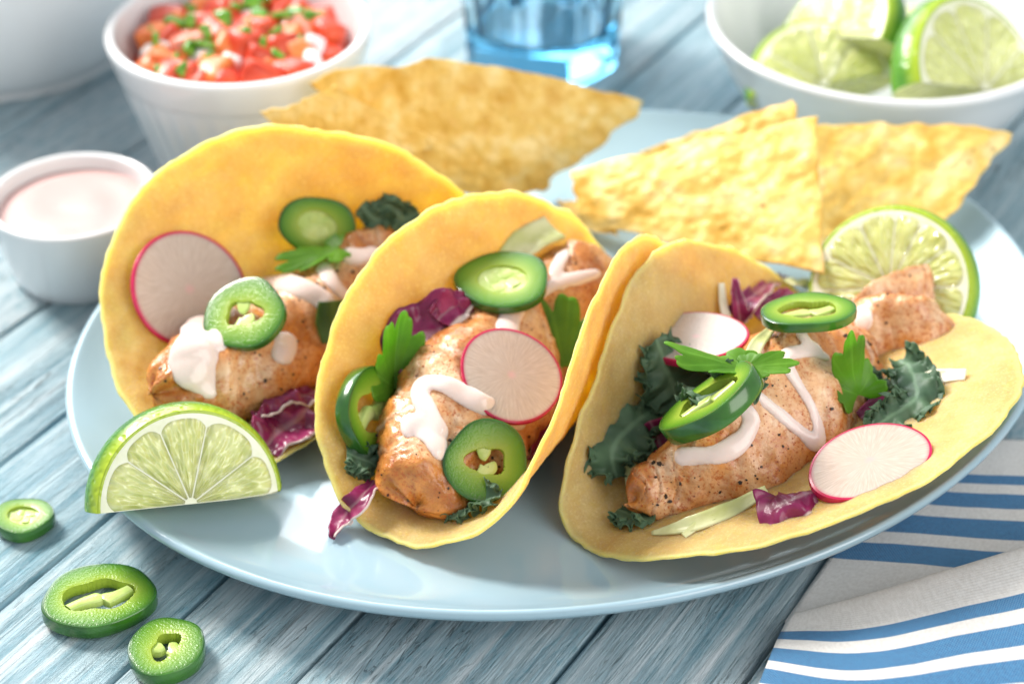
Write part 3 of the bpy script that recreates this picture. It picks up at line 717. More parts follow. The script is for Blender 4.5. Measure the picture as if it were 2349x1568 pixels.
def cilantro(base, tip, nrm, width, label, seed=0, cup=0.15, bendx=0.0, stem=None, mat=None, fold=0.0):
    base, tip = Vector(base), Vector(tip); Y = tip-base; L = Y.length; Y.normalize()
    X = Y.cross(Vector(nrm)).normalized(); Z = X.cross(Y).normalized()
    if Z.dot(Vector(nrm)) < 0: X, Z = -X, -Z
    root = empty('cilantro_leaf', base)
    nu, nv = 130, 16; G, vein = [], []; amax = R(112)
    for i in range(nu):
        a = -amax+2*amax*i/(nu-1)
        # three main lobes, each cut into teeth
        lob = 0.52+0.48*abs(math.cos(1.36*a))**0.7
        if abs(a) > R(85): lob *= 1-0.55*(abs(a)-R(85))/(amax-R(85))
        tooth = 1-0.24*(1-abs(math.sin(a*5.4+seed)))**1.5-0.06*(1-abs(math.sin(a*10.8+seed)))
        r = lob*tooth
        for j in range(nv):
            s = j/(nv-1); rr = r*s if s > 0 else 0.0
            x = math.sin(a)*rr*width*1.02; y = (math.cos(a)*rr)*L*0.99
            z = cup*L*(rr**2)*(0.5+0.5*math.cos(3*a))-bendx*L*(y/L)**2+0.05*L*math.sin(4*a+seed)*s*s+fold*abs(x)+0.03*L*nz((x, y, seed), 1.6)
            G.append(base+X*x+Y*y+Z*z)
            vein.append(max(0, 1-abs(math.sin(2.72*a*0.5*2))*6)*(1-s*.7)+0.35*max(0, 1-abs(math.cos(a*5.4+seed))*5)*s*1.4)
    sheet('blade', G, nu, nv, mat or CIL, root, 0.03, vein, origin=base)
    if stem:
        S_ = catmull([base]+[Vector(s) for s in stem], 14); V = []; m = 8
        for i in range(14):
            T = (S_[min(i+1, 13)]-S_[max(i-1, 0)]).normalized(); x, y, _ = frame(T, Z)
            for j in range(m):
                a = 2*math.pi*j/m; V.append(S_[i]+(x*math.cos(a)+y*math.sin(a))*0.045)
        F = []
        for i in range(13):
            for j in range(m): F.append((i*m+j, i*m+(j+1) % m, (i+1)*m+(j+1) % m, (i+1)*m+j))
        obj('stalk', V, F, CABB, root, origin=base)
    return tag(root, label, 'cilantro leaf', 'cilantro leaves')
q_ = L3(1712, 842, FB[3], .9); cilantro(q_, beside(1516, 800, q_, -.3), camvec(.05, .95, .55), 1.15, 'long bright cilantro leaf held level above the rightmost kale', 1, .10, .08)
cilantro(q_, beside(1835, 826, q_, -.2), camvec(.1, .7, .9), .8, 'narrow cilantro leaf pointing along the sauce of the rightmost fillet', 5, .05, .1, mat=CIL)
q_ = L3(1968, 905, B3, .5); cilantro(q_, beside(1925, 750, q_, -.5), camvec(.35, .25, 1), 1.25, 'upright cilantro leaf lit yellow green on the rightmost fillet', 2, .22, -.05, fold=.15)
q_ = L3(1295, 840, FB[2], .6); cilantro(q_, beside(1255, 668, q_, .3), camvec(-.15, .45, 1), 2.2, 'broad cilantro leaf tucked behind the radish slice of the middle taco', 3, .12, 0.1)
cilantro(L3(905, 890, [TB[2]], .5), L3(898, 705, [TB[2]], .9), camvec(.55, .1, 1), 1.45, 'folded cilantro leaf standing against the inner wall of the middle tortilla', 4, .2, -.1, fold=.5)
q_ = L3(775, 570, FB[1], .5); cilantro(q_, beside(622, 612, q_, -.3), camvec(-.1, .75, .7), 1.0, 'cilantro leaf resting on the leftmost fillet behind its front pepper slice', 6, .12, .1)

def ribbon(name, pts, w, nrm, mat, th=0.08, crump=0.15, freq=1.2, seed=0, nu=40, nv=12, edgevein=0.0, curl=0.0, parent=None, teeth=0.0, ruffle=0.0, rfreq=3.0, edges=False):
    C = catmull(pts, nu); Wl = w if isinstance(w, list) else [w, w]; G, vein = [], []
    Nn = Vector(nrm); SL, TL, ZL = [], [], []
    for i in range(nu):
        T = (C[min(i+1, nu-1)]-C[max(i-1, 0)]).normalized(); S_ = T.cross(Nn).normalized(); Z = S_.cross(T); SL.append(S_); TL.append(T); ZL.append(Z)
        ww = lerpl(Wl, i/(nu-1))
        for j in range(nv):
            v = 2*j/(nv-1)-1; e = abs(v)
            p = C[i]+S_*v*ww*(1+teeth*(1.2*nz((i/nu*8, v*.6, seed), 1.0)+.5*nz((i/nu*20, v*.6, seed), 1.0))*e)+Z*(curl*ww*v*v)
            p = p+Z*(crump*fbm(p, freq, seed)*(0.4+e))+S_*(crump*.5*nz(p, freq*1.3, seed+3))
            if ruffle:
                ph = i/(nu-1)*rfreq*6.28
                p = p+Z*(ruffle*e**1.6*math.sin(ph+v*1.5+seed)+ruffle*.42*e**5*math.sin(3.4*ph+v*2+seed*2))+T*(ruffle*.3*e**2*math.cos(1.7*ph+seed))
            G.append(p)
            if edgevein > 0: vein.append(1.0 if v > 1-edgevein*2 else max(0, 0.35-abs(v+.1)*2.5))
            else: vein.append(max(0, 1-e*6)*.9)
    o = sheet(name, G, nu, nv, mat, parent, th, vein)
    if edges: return ([G[i*nv] for i in range(nu)], [G[i*nv+nv-1] for i in range(nu)]), o, SL, ZL
    return o
# ------------------------------------------------------------------ kale
def kale(pts, w, nrm, label, seed, ruf=0.22, rf=5, stem=True, mat=None):
    ruf *= 1.15; rf *= 1.0
    root = empty('kale_piece', pts[0])
    o = ribbon('blade', pts, w, nrm, mat or KALE, 0.035, 0.22, 0.9, seed, 150, 20, teeth=0.45, ruffle=ruf*.8, rfreq=rf, parent=root, edges=True)
    E, blade, S_, Z_ = o
    for sgn in (0, 1):
        pl = E[sgn]; nu = 260; C = catmull(pl[::6], nu); G = []; ve = []
        for i in range(nu):
            T = (C[min(i+1, nu-1)]-C[max(i-1, 0)]).normalized(); k_ = min(len(S_)-1, i*len(S_)//nu)
            S = S_[k_]*(1 if sgn else -1); S = (S-T*S.dot(T)).normalized(); Z = T.cross(S)
            L = i/(nu-1)*sum((pl[q+1]-pl[q]).length for q in range(len(pl)-1)); ph = L*2*math.pi/.42+1.3*math.sin(L*1.7+seed)
            fade = min(1, i/14, (nu-1-i)/14)
            for j in range(7):
                f = j/6; am = 0.20*f**1.1*fade
                G.append(C[i]-S*.05+S*(f*.30*fade*(.75+.35*nz((L*2, seed, sgn), 1.0)))+Z*am*math.sin(ph)*(.8+.5*nz((L, seed, 3), 1.3))+T*am*.75*math.cos(ph*1.0+.6)+Z*.05*f*math.sin(ph*2.3+seed))
                ve.append(0.25*(1-f))
        sheet('frill', G, nu, 7, mat or KALE, blade, 0.025, ve, origin=pts[0])
    return tag(root, label, 'kale', 'curly kale pieces')
kale([L3(1500, 780, [TB[3]], .7), L3(1530, 850, [TB[3]], 1.0), L3(1560, 910, [TB[3]], 1.2), L3(1580, 980, [TB[3]], 1.1)], [.45, 1.05, 1.15, .7], camvec(.4, .5, 1), 'large dark kale piece below the upper radish slice of the rightmost taco', 1, .2, 5)
kale([L3(1500, 940, [TB[3]], .8), L3(1440, 985, [TB[3]], .7), L3(1405, 1040, [TB[3]], .6), L3(1415, 1095, [TB[3]], .4)], [.6, .85, .75, .35], camvec(.3, .5, 1), 'grey green kale frill against the wall of the rightmost tortilla', 2, .22, 4)
kale([L3(1590, 905, [TB[3]], 1.4), L3(1660, 890, FB[3], .35), L3(1720, 860, FB[3], .3)], [.6, .8, .4], camvec(.1, .7, 1), 'small kale piece tucked behind the tilted pepper slice', 8, .2, 4)
kale([L3(1990, 985, [TB[3]], .3), L3(2045, 955, [TB[3]], .6), L3(2100, 910, [TB[3]], .8), L3(2085, 840, [TB[3]], 1.1), L3(2060, 825, [TB[3]], 1.1)], [.2, .5, .6, .5, .25], camvec(-.3, .6, 1), 'curly kale piece with a pale rib right of the rightmost fillet', 3, .2, 6)
kale([L3(1420, 1165, [TB[3]], .25), L3(1460, 1185, [TB[3]], .3), L3(1500, 1195, [TB[3]], .2)], [.25, .4, .2], camvec(0, .8, .8), 'dark kale tip under the front end of the rightmost fillet', 4, .12, 3)
kale([L3(1960, 880, [TB[3]], .5), L3(2000, 890, [TB[3]], .6), L3(2040, 870, [TB[3]], .5)], [.3, .4, .2], camvec(0, .8, .8), 'kale scrap under the tail of the rightmost fillet', 14, .12, 3)
kale([L3(795, 1040, [TB[2]], .3), L3(830, 1055, [TB[2]], .35), L3(860, 1075, [TB[2]], .3)], [.35, .45, .3], camvec(.3, .6, 1), 'little dark kale frill at the left foot of the middle fillet', 5, .14, 3)
kale([L3(1010, 1180, [TB[2]], .3), L3(1080, 1160, [TB[2]], .35), L3(1150, 1140, [TB[2]], .3)], [.2, .4, .25], camvec(0, .8, .8), 'dark kale strip under the large front pepper slice', 6, .12, 4)
kale([L3(828, 470, [TB[1]], .5), L3(865, 505, [TB[1]], .7), L3(890, 472, [TB[1]], .6), L3(925, 505, [TB[1]], .7), L3(962, 490, [TB[1]], .6)], [.15, .3, .25, .32, .2], camvec(0, .15, 1), 'blurred curly kale at the back of the leftmost taco', 7, .16, 2.5)
DK = [L3(772, 785, FB[1], .5), L3(768, 740, FB[1], .7), L3(765, 690, FB[1], .8)]
tag(ribbon('green_leaf', DK, [.45, .62, .45], camvec(.2, .2, 1), DLEAF, .05, .06, 1, 3, curl=-.3), 'smooth dark green leaf edge beside the rim of the middle tortilla', 'leaf')

# ------------------------------------------------------------------ radicchio and cabbage shreds
def radi(pts, w, nrm, label, seed, cr=.25, ev=.12, curl=.3, fr=1.1, th=.06):
    o = ribbon('radicchio_shred', pts, w, nrm, RADI, th, cr, fr, seed, 56, 18, ev, curl)
    return tag(o, label, 'radicchio', 'purple radicchio shreds')
radi([L3(590, 960, [TB[1]], 1.2), L3(650, 930, [TB[1]], 1.3), L3(725, 895, [TB[1]], 1.2)], [.3, .5, .6], camvec(-.3, .7, .6), 'curled pale edged radicchio leaf at the right of the leftmost fillet', 1, .3)
radi([L3(600, 1030, [TB[1]], .4), L3(650, 985, [TB[1]], .7), L3(715, 940, [TB[1]], .9)], [.55, 1.0, .9], camvec(.1, .5, 1), 'crumpled radicchio leaf low in the mouth of the leftmost taco', 2, .4, .05)
radi([L3(768, 1238, [PLB], .1), L3(790, 1185, [TB[2]], .35), L3(830, 1150, [TB[2]], .5), L3(862, 1100, [TB[2]], .5)], [.10, .42, .38, .3], camvec(-.5, .35, 1), 'twisted radicchio strip hanging out of the middle taco onto the plate', 3, .16, .03, .5)
radi([L3(925, 860, [TB[2]], .9), L3(960, 790, [TB[2]], 1.2), L3(1030, 760, [TB[2]], 1.7), L3(1100, 750, [TB[2]], 1.9)], [.6, 1.1, 1.15, .5], camvec(-.1, .5, 1), 'big crumpled radicchio leaf behind the middle fillet', 4, .5, .03, .3, .8)
radi([L3(1010, 740, [TB[2]], 1.6), L3(1045, 700, [TB[2]], 1.5), L3(1080, 685, [TB[2]], 1.6)], [.5, .5, .2], camvec(.2, .3, 1), 'upturned radicchio tip under the highest pepper slice', 5, .3, .12, .5)
radi([L3(1265, 970, FB[2], .1), L3(1240, 1010, [TB[2]], .25), L3(1218, 1050, [TB[2]], .25)], [.12, .28, .12], camvec(-.7, .2, 1), 'thin violet radicchio sliver along the right wall of the middle taco', 6, .05, .03)
radi([L3(1690, 730, [TB[3]], .7), L3(1730, 680, [TB[3]], 1.2), L3(1800, 628, [TB[3]], 1.6)], [.4, .38, .16], camvec(-.2, .3, 1), 'spiky radicchio piece pointing up behind the rightmost fillet', 7, .18, .05)
radi([L3(1700, 735, [TB[3]], .9), L3(1690, 690, [TB[3]], 1.0), L3(1683, 640, [TB[3]], 1.0)], [.35, .28, .08], camvec(.3, .2, 1), 'narrow radicchio point beside the upper rim of the rightmost tortilla', 8, .12, .05)
radi([L3(1740, 730, [TB[3]], 1.0), L3(1790, 690, [TB[3]], 1.3), L3(1815, 670, [TB[3]], 1.4)], [.4, .4, .2], camvec(0, .5, 1), 'short radicchio piece under the flat pale pepper slice', 9, .15, .04)
radi([L3(1488, 965, [TB[3]], 1.1), L3(1510, 1010, [TB[3]], .95), L3(1530, 1060, [TB[3]], .8)], [.45, .42, .35], camvec(-.2, .4, 1), 'dark radicchio piece between kale and tilted pepper slice', 10, .15, .03)
radi([L3(1738, 1175, [TB[3]], .5), L3(1800, 1155, [TB[3]], .75), L3(1866, 1130, [TB[3]], .5)], [.62, .72, .5], camvec(-.1, .7, 1), 'bright magenta radicchio curl at the front of the rightmost tortilla', 11, .38, .10, -.25)
radi([L3(1975, 960, [TB[3]], .3), L3(2010, 935, [TB[3]], .4), L3(2045, 915, [TB[3]], .35)], [.25, .35, .25], camvec(-.1, .7, 1), 'dark radicchio scrap beside the curly kale of the rightmost taco', 12, .12, .03)
def shred(pts, w, label, mat=None, th=.07, seed=0, nrm=None, cr=.05):
    o = ribbon('cabbage_shred', pts, w, nrm or camvec(0, .6, 1), mat or CABB, th, cr, 1.0, seed, 36, 7, curl=.25)
    return tag(o, label, 'cabbage', 'pale cabbage shreds')
shred([L3(1495, 1222, [TB[3]], .15), L3(1580, 1205, [TB[3]], .25), L3(1670, 1170, [TB[3]], .3), L3(1760, 1125, [TB[3]], .5)], [.06, .26, .26, .16], 'long pale green cabbage shred along the front of the rightmost fillet', CABB)
shred([L3(1568, 1228, [TB[3]], .1), L3(1600, 1205, [TB[3]], .2), L3(1640, 1185, [TB[3]], .2)], [.1, .14, .1], 'short green cabbage tip under the long front shred', CABB, seed=2)
shred([L3(2090, 880, [TB[3]], .3), L3(2150, 865, [TB[3]], .3), L3(2215, 860, [TB[3]], .25)], [.2, .26, .2], 'white cabbage shred right of the curly kale on the open tortilla', CABW, seed=3)
shred([L3(1655, 650, [TB[3]], .4), L3(1660, 700, [TB[3]], .5), L3(1670, 750, [TB[3]], .6)], [.1, .14, .14], 'thin white cabbage shred upright against the rightmost tortilla wall', CABW, seed=4)
shred([L3(1725, 815, FB[3], .35), L3(1740, 785, FB[3], .45), L3(1765, 760, FB[3], .4)], [.22, .2, .14], 'pale cabbage bit between the flat pepper slice and the cilantro', CABB, seed=5)
shred([L3(1810, 650, [TB[3]], 1.2), L3(1850, 655, [TB[3]], 1.2), L3(1880, 665, [TB[3]], 1.1)], [.2, .28, .2], 'yellow green cabbage piece at the top of the rightmost taco', CABB, seed=6)
shred([L3(1940, 670, [TB[3]], 1.0), L3(1965, 655, [TB[3]], 1.1), L3(1990, 655, [TB[3]], 1.0)], [.2, .3, .15], 'green cabbage frill in front of the lime half', CABB, seed=7)
shred([L3(1440, 1060, [TB[3]], .4), L3(1450, 1090, [TB[3]], .4), L3(1447, 1115, [TB[3]], .3)], [.2, .26, .15], 'pale cabbage stub below the kale frill of the rightmost taco', CABB, seed=8)
shred([L3(1620, 900, [TB[3]], 1.6), L3(1650, 875, [TB[3]], 1.9), L3(1680, 850, [TB[3]], 2.0)], [.1, .14, .1], 'white cabbage sliver crossing behind the tilted pepper slice', CABW, seed=9)
shred([L3(1150, 610, [TB[2]], .35), L3(1205, 560, [TB[2]], .4), L3(1270, 525, [TB[2]], .4)], [.35, .55, .55], 'translucent pale green cabbage piece high on the middle tortilla wall', CABB, .12, 10)
shred([L3(1125, 735, [TB[2]], 1.8), L3(1140, 750, [TB[2]], 1.7), L3(1135, 790, FB[2], .2)], [.2, .25, .2], 'pale cabbage bit under the highest pepper slice', CABB, seed=11)
shred([L3(1265, 620, [TB[2]], .6), L3(1295, 590, [TB[2]], .7), L3(1305, 560, [TB[2]], .6)], [.25, .3, .1], 'whitish cabbage spike at the back of the middle taco', CABW, seed=12)
shred([L3(560, 985, [TB[1]], .5), L3(595, 1000, [TB[1]], .5), L3(620, 985, [TB[1]], .5)], [.25, .3, .2], 'pale green cabbage scrap behind the front lime wedge', CABB, seed=13)

# ------------------------------------------------------------------ limes
def lime(c, face_n, up, rad, depth, label, a0=0.0, a1=2*math.pi, nseg=9, seed=0, flat_cut=True, group=None, squash=1.0, floor=None):
    """piece cut across: round or part-round face (sector a0..a1) and rind bulging behind it"""
    fr = frame(face_n, up); root = empty('lime_piece', c); full = a1-a0 > 6.2; ns = 96; nr = 20
    ang = [a0+(a1-a0)*k/(ns if full else ns-1) for k in range(ns)]
    def xf(pts, o, fr_):
        X, Y, Z = fr_; out = [Vector(o)+X*q_[0]+Y*q_[1]+Z*q_[2] for q_ in pts]
        if floor is not None:
            for q_ in out: q_.z = max(q_.z, floor)
        return out
    off = 0.36                                  # the cut lies off the fattest girth, so the rind swells behind the face
    t0 = -math.asin(off)
    def prof(f):
        t = t0+(math.pi/2-t0)*f; return math.cos(t)/math.cos(t0), -depth*(math.sin(t)-math.sin(t0))/(1+off)
    V, e = [], []
    for t in ang:
        for j in range(nr+1):
            r, z = prof(j/nr); V.append((r*rad*math.cos(t)*1.0, r*rad*math.sin(t)*squash, z)); e.append(1-j/nr)
    obj_r = obj('rind', xf(V, c, fr), gridf(ns, nr+1, full), RIND, root, origin=c); fattr(obj_r, 'edge', e)
    # pith face, slightly inside the rind
    V, F = [], []; rr = [.968, .955, .9, .5, 0.0]
    for t in ang:
        for r in rr: V.append((r*rad*math.cos(t), r*rad*math.sin(t)*squash, 0.02 if r < .96 else 0.008))
    pith = obj('pith', xf(V, c, fr), gridf(ns, 5, full), LPITH, root, origin=c)
    V = []
    for t in ang:
        for r, z in ((1.0, 0.0), (.994, .012), (.98, .016), (.965, .010)): V.append((r*rad*math.cos(t), r*rad*math.sin(t)*squash, z))
    o = obj('rind_edge', xf(V, c, fr), gridf(ns, 4, full), RIND, obj_r, origin=c); fattr(o, 'edge', [1.0, .97, .99, 1.0]*ns)
    if not full:      # the two radial cut walls
        for t in (a0, a1):
            V = []
            for j in range(nr+1):
                r, z = prof(j/nr)
                for s in (1.0, .93, .6, .3, 0): V.append((s*r*rad*math.cos(t), s*r*rad*math.sin(t)*squash, z*1.0 if True else 0))
            V = [(x, y, z) for x, y, z in V]
            o = obj('cut_face', xf(V, c, fr), gridf(nr+1, 5), PULP, root, origin=c); K = len(V); fattr(o, 'q', [v[2] for v in V]); fattr(o, 'ang', [math.hypot(v[0], v[1]) for v in V])
    # segments, each a raised juicy pad
    rs_ = random.Random(seed); segs = max(1, round(nseg*(a1-a0)/(2*math.pi))); cuts = [a0+(a1-a0)*k/segs for k in range(segs+1)]
    cuts = [x+(rs_.uniform(-.08, .08) if 0 < k < segs else 0) for k, x in enumerate(cuts)]
    for k in range(segs):
        s0, s1 = cuts[k]+.0, cuts[k+1]-.0; nu, nv = 26, 22; V, q, an = [], [], []; gap = 0.012*rad
        for i in range(nu):
            u = i/(nu-1)
            for j in range(nv):
                v = j/(nv-1); r = (0.07+0.845*v)*rad
                half = max(0.02, (s1-s0)/2-gap/max(r, .2)*0.62); t = (s0+s1)/2+(2*u-1)*half
                # rounded corners towards the rind
                k2 = 1-0.10*abs(2*u-1)**4*v; r2 = r*k2
                edge = min(u, 1-u)*2*half*r/ (0.10*rad); edge = min(1, edge, (1-v)*.8/.05, v*.8/.05+.2)
                z = 0.022+0.05*math.sqrt(max(0, edge))*(rad/3)+0.035*edge*nz((r2*math.cos(t)*2, r2*math.sin(t)*2, seed), 1.6)
                V.append((r2*math.cos(t), r2*math.sin(t)*squash, z)); q.append(v*rad); an.append(t*2.2)
        o = obj('segment', xf(V, c, fr), gridf(nu, nv), PULP, pith, origin=c); fattr(o, 'q', q); fattr(o, 'ang', an)
    return tag(root, label, 'lime', group)
# front wedge: half-round face turned up to the viewer, cut side down on the plate rim
lw = at(438, 1155, 2.1)
lime(lw, camvec(.46, -.06, 1), UPV, 216*pxcm(lw), 2.5, 'lime wedge at the front left of the plate, cut face to the viewer', R(4), R(184), 10, 1, floor=1.72)
lh = at(2040, 660, 3.0)
lime(lh, camvec(-.42, .12, 1), UPV, 186*pxcm(lh), 2.2, 'lime half leaning behind the rightmost taco on the plate', 0, 2*math.pi, 12, 2, floor=1.0)

# ------------------------------------------------------------------ corn chips
def chip(corners, label, bulge=0.5, seed=0, bub=0.07, th=0.09, edge=0.14, bow=0.0):
    P = [at(x, y, z) for x, y, z in corners]; nu = nv = 70; G = []
    n = (P[1]-P[0]).cross(P[3]-P[0]); n.normalize()
    if n.dot(CAM-P[0]) < 0: n = -n
    for i in range(nu):
        u = i/(nu-1)
        for j in range(nv):
            v = j/(nv-1); p = P[0]*(1-u)*(1-v)+P[1]*u*(1-v)+P[2]*u*v+P[3]*(1-u)*v
            e = 4*u*(1-u)*4*v*(1-v)
            p = p+n*(bulge*(4*u*(1-u)*.5+4*v*(1-v)*.5-.4)+0.32*nz(p, .34, seed)+bub*fbm(p, 1.5, seed+2, 3)+.03*nz(p, 4, seed+4))
            t = (P[1]-P[0]).normalized(); s = (P[3]-P[0]).normalized()
            p = p+t*(edge*nz((v*5, seed, 1), 1.4)*(abs(2*u-1)**3))+s*(edge*nz((u*6, seed, 4), 1.4)*(abs(2*v-1)**3))
            p = p-s*(bow*4*u*(1-u)*(1-v))
            G.append(p)
    o = sheet('corn_chip', G, nu, nv, CHIP, None, th)
    return tag(o, label, 'corn chip', 'fried corn chips')
chip([(715, 188, 6.3), (1487, 240, 3.8), (1240, 447, 1.3), (900, 430, 1.8)], 'longest corn chip at the back of the plate, in front of the blue glass', .5, 1, bow=1.5, edge=.45, bub=.14)
chip([(600, 258, 6.3), (770, 200, 6.9), (1010, 330, 4.6), (760, 420, 3.2)], 'corn chip sticking out left behind the leftmost tortilla', .5, 2)
chip([(1305, 392, 3.4), (1873, 266, 6.2), (1893, 626, 3.1), (1335, 512, 2.0)], 'corn chip leaning upright between middle tortilla and lime half', .45, 3)
chip([(1470, 352, 3.6), (1822, 226, 6.0), (1840, 330, 4.9), (1500, 420, 2.6)], 'corn chip corner peeking up behind the upright chip', .3, 4)
chip([(1850, 300, 4.2), (2325, 314, 4.4), (2150, 530, 1.9), (1850, 600, 1.5)], 'rightmost corn chip lying behind the lime half', -.5, 5, bow=.5, edge=.2)
chip([(1285, 465, 1.6), (1400, 470, 2.2), (1420, 540, 1.8), (1320, 520, 1.3)], 'broken corn chip scrap under the upright chip', .2, 6)

# ------------------------------------------------------------------ bowls
def bowl(name, c, prof, label, mat=None, flutes=0, ns=128):
    V, F = lathe(dense(prof, 3), ns, 1, 1, 0, c)
    return V, F
# salsa bowl with fluted wall below a plain lip
SC = Vector((-10.55, 12.6, 0)); sb = empty('salsa_bowl', SC)
pr_in = [(0, .6), (2.6, .7), (3.35, 1.6), (4.0, 3.4), (4.55, 5.2), (4.72, 5.85), (4.8, 6.02), (4.95, 6.06), (5.1, 5.98), (5.13, 5.8), (5.02, 5.3), (4.86, 4.7)]
pr_out = [(4.85, 4.68), (4.70, 4.3), (4.3, 3.0), (3.9, 1.6), (3.6, .5), (3.5, .1), (3.3, 0), (0, 0)]
V, F = lathe(dense(pr_in, 3), 128, 1, 1, 0, SC); obj('lip', V, F, WHITE, sb, origin=SC)
V, F = lathe(dense(pr_out, 3), 288, 1, 1, 0, SC)
V = [Vector(v)+((Vector((v[0]-SC.x, v[1]-SC.y, 0)).normalized())*(0.07*abs(math.sin(18*math.atan2(v[1]-SC.y, v[0]-SC.x)))*min(1, max(0, (4.5-v[2])*2))) if v[2] > .1 else Vector()) for v in V]
obj('fluted_wall', V, F, WHITE, sb, origin=SC)
tag(sb, 'white fluted bowl heaped with red tomato salsa', 'bowl')
# small sauce dish
DC = Vector((-15.9, 4.75, 0)); prd = [(0, .5), (2.0, .55), (2.4, 1.0), (2.65, 2.2), (2.78, 3.0), (2.86, 3.14), (2.98, 3.18), (3.08, 3.1), (3.08, 2.9), (2.95, 2.1), (2.72, 1.0), (2.55, .3), (2.4, 0.05), (2.2, 0), (0, 0)]
V, F = lathe(dense(prd, 3), 128, 1, 1, 0, DC); tag(obj('sauce_dish', V, F, WHITE, origin=DC), 'small round white dish filled with pink sauce', 'dish')
V, F = [], []; nr = 26
for i in range(nr+1):
    for k in range(96):
        t = 2*math.pi*k/96; r = i/nr*2.74
        V.append(DC+Vector((r*math.cos(t), r*math.sin(t), 2.62+.05*math.sin(r*2.6+t*1.0)*math.sin(math.pi*i/nr)+.03*nz((r*math.cos(t), r*math.sin(t), 0), 1.1))))
for i in range(nr):
    for k in range(96):
        a, b = i*96+k, i*96+(k+1) % 96; F.append((a, a+96, b+96, b))
tag(obj('pink_sauce', V, F, PINK, origin=DC), 'smooth pale pink sauce in the small white dish', 'sauce')
# lime bowl
LC = Vector((15.0, 15.4, 0)); prl = [(0, .8), (3.0, .9), (4.8, 1.7), (6.0, 3.2), (6.65, 4.6), (6.85, 4.95), (7.05, 5.05), (7.22, 4.95), (7.2, 4.75), (6.9, 4.2), (6.2, 2.7), (5.2, 1.3), (4.3, .6), (4.1, 0), (3.8, 0), (0, .1)]
V, F = lathe(dense(prl, 3), 144, 1, 1, 0, LC); tag(obj('lime_bowl', V, F, WHITE, origin=LC), 'wide white bowl of lime wedges at the back right', 'bowl')
c = at(1892, 196, 3.5); lime(c, camvec(.10, .35, 1), camvec(-.16, 1, 0), 168*pxcm(c), 2.0, 'pale lime wedge at the front left inside the white bowl', R(0), R(180), 9, 11, group='limes in the white bowl')
c = at(2262, 205, 4.2); lime(c, camvec(.75, .3, 1), camvec(-.1, 1, .1), 225*pxcm(c), 2.6, 'largest lime wedge at the right inside the white bowl', R(-8), R(172), 9, 12, group='limes in the white bowl')
c = at(1900, 85, 4.5); lime(c, camvec(-.9, .5, .7), camvec(.25, 1, 0), 170*pxcm(c), 2.4, 'lime wedge at the back of the white bowl, dark rind facing right', R(0), R(180), 9, 13, group='limes in the white bowl')
c = at(2130, 60, 4.2); lime(c, camvec(.1, .8, .4), camvec(0, 1, 0), 150*pxcm(c), 2.2, 'lime wedge hidden deepest between the others in the white bowl', R(0), R(180), 9, 14, group='limes in the white bowl')
# big white bowl, only its foot and side in view
BC = Vector((-22.6, 23.0, 0)); prb = [(0, .6), (4.8, .8), (6.2, 3), (7.0, 7), (7.6, 11.5), (7.75, 11.8), (7.95, 11.8), (8.05, 11.5), (7.6, 7.5), (6.9, 3.2), (6.2, 1.0), (5.6, .25), (5.2, 0), (0, 0)]
V, F = lathe(dense(prb, 3), 128, 1, 1, 0, BC); tag(obj('white_bowl', V, F, WHITE, origin=BC), 'large blurred white vessel in the top left corner', 'bowl')
# blue tumbler with eight flat sides
GC = Vector((1.3, 21.6, 0)); go = [(0, 0), (3.1, 0), (3.4, .15), (3.5, .6), (3.6, 2), (3.9, 6), (4.15, 10.3), (4.12, 10.45)]; gi = [(4.02, 10.45), (3.95, 10.3), (3.5, 6), (3.05, 2.2), (2.8, 1.75), (2.2, 1.55), (0, 1.5)]
prg = dense(go, 3)+dense(gi, 3); V, F = [], []; ns = 96
for k in range(ns):
    t = 2*math.pi*k/ns+.2; oct_ = math.cos(math.pi/8)/math.cos(((t+math.pi/8) % (math.pi/4))-math.pi/8)
    for idx, (r, z) in enumerate(prg):
        f = 1+(oct_-1)*(0.85 if idx < len(prg)-19 else 0.0); V.append(GC+Vector((r*f*math.cos(t), r*f*math.sin(t), z)))
F = gridf(ns, len(prg), True)
tag(obj('blue_tumbler', V, F, GLASS, origin=GC), 'blue faceted drinking glass behind the corn chips', 'glass')

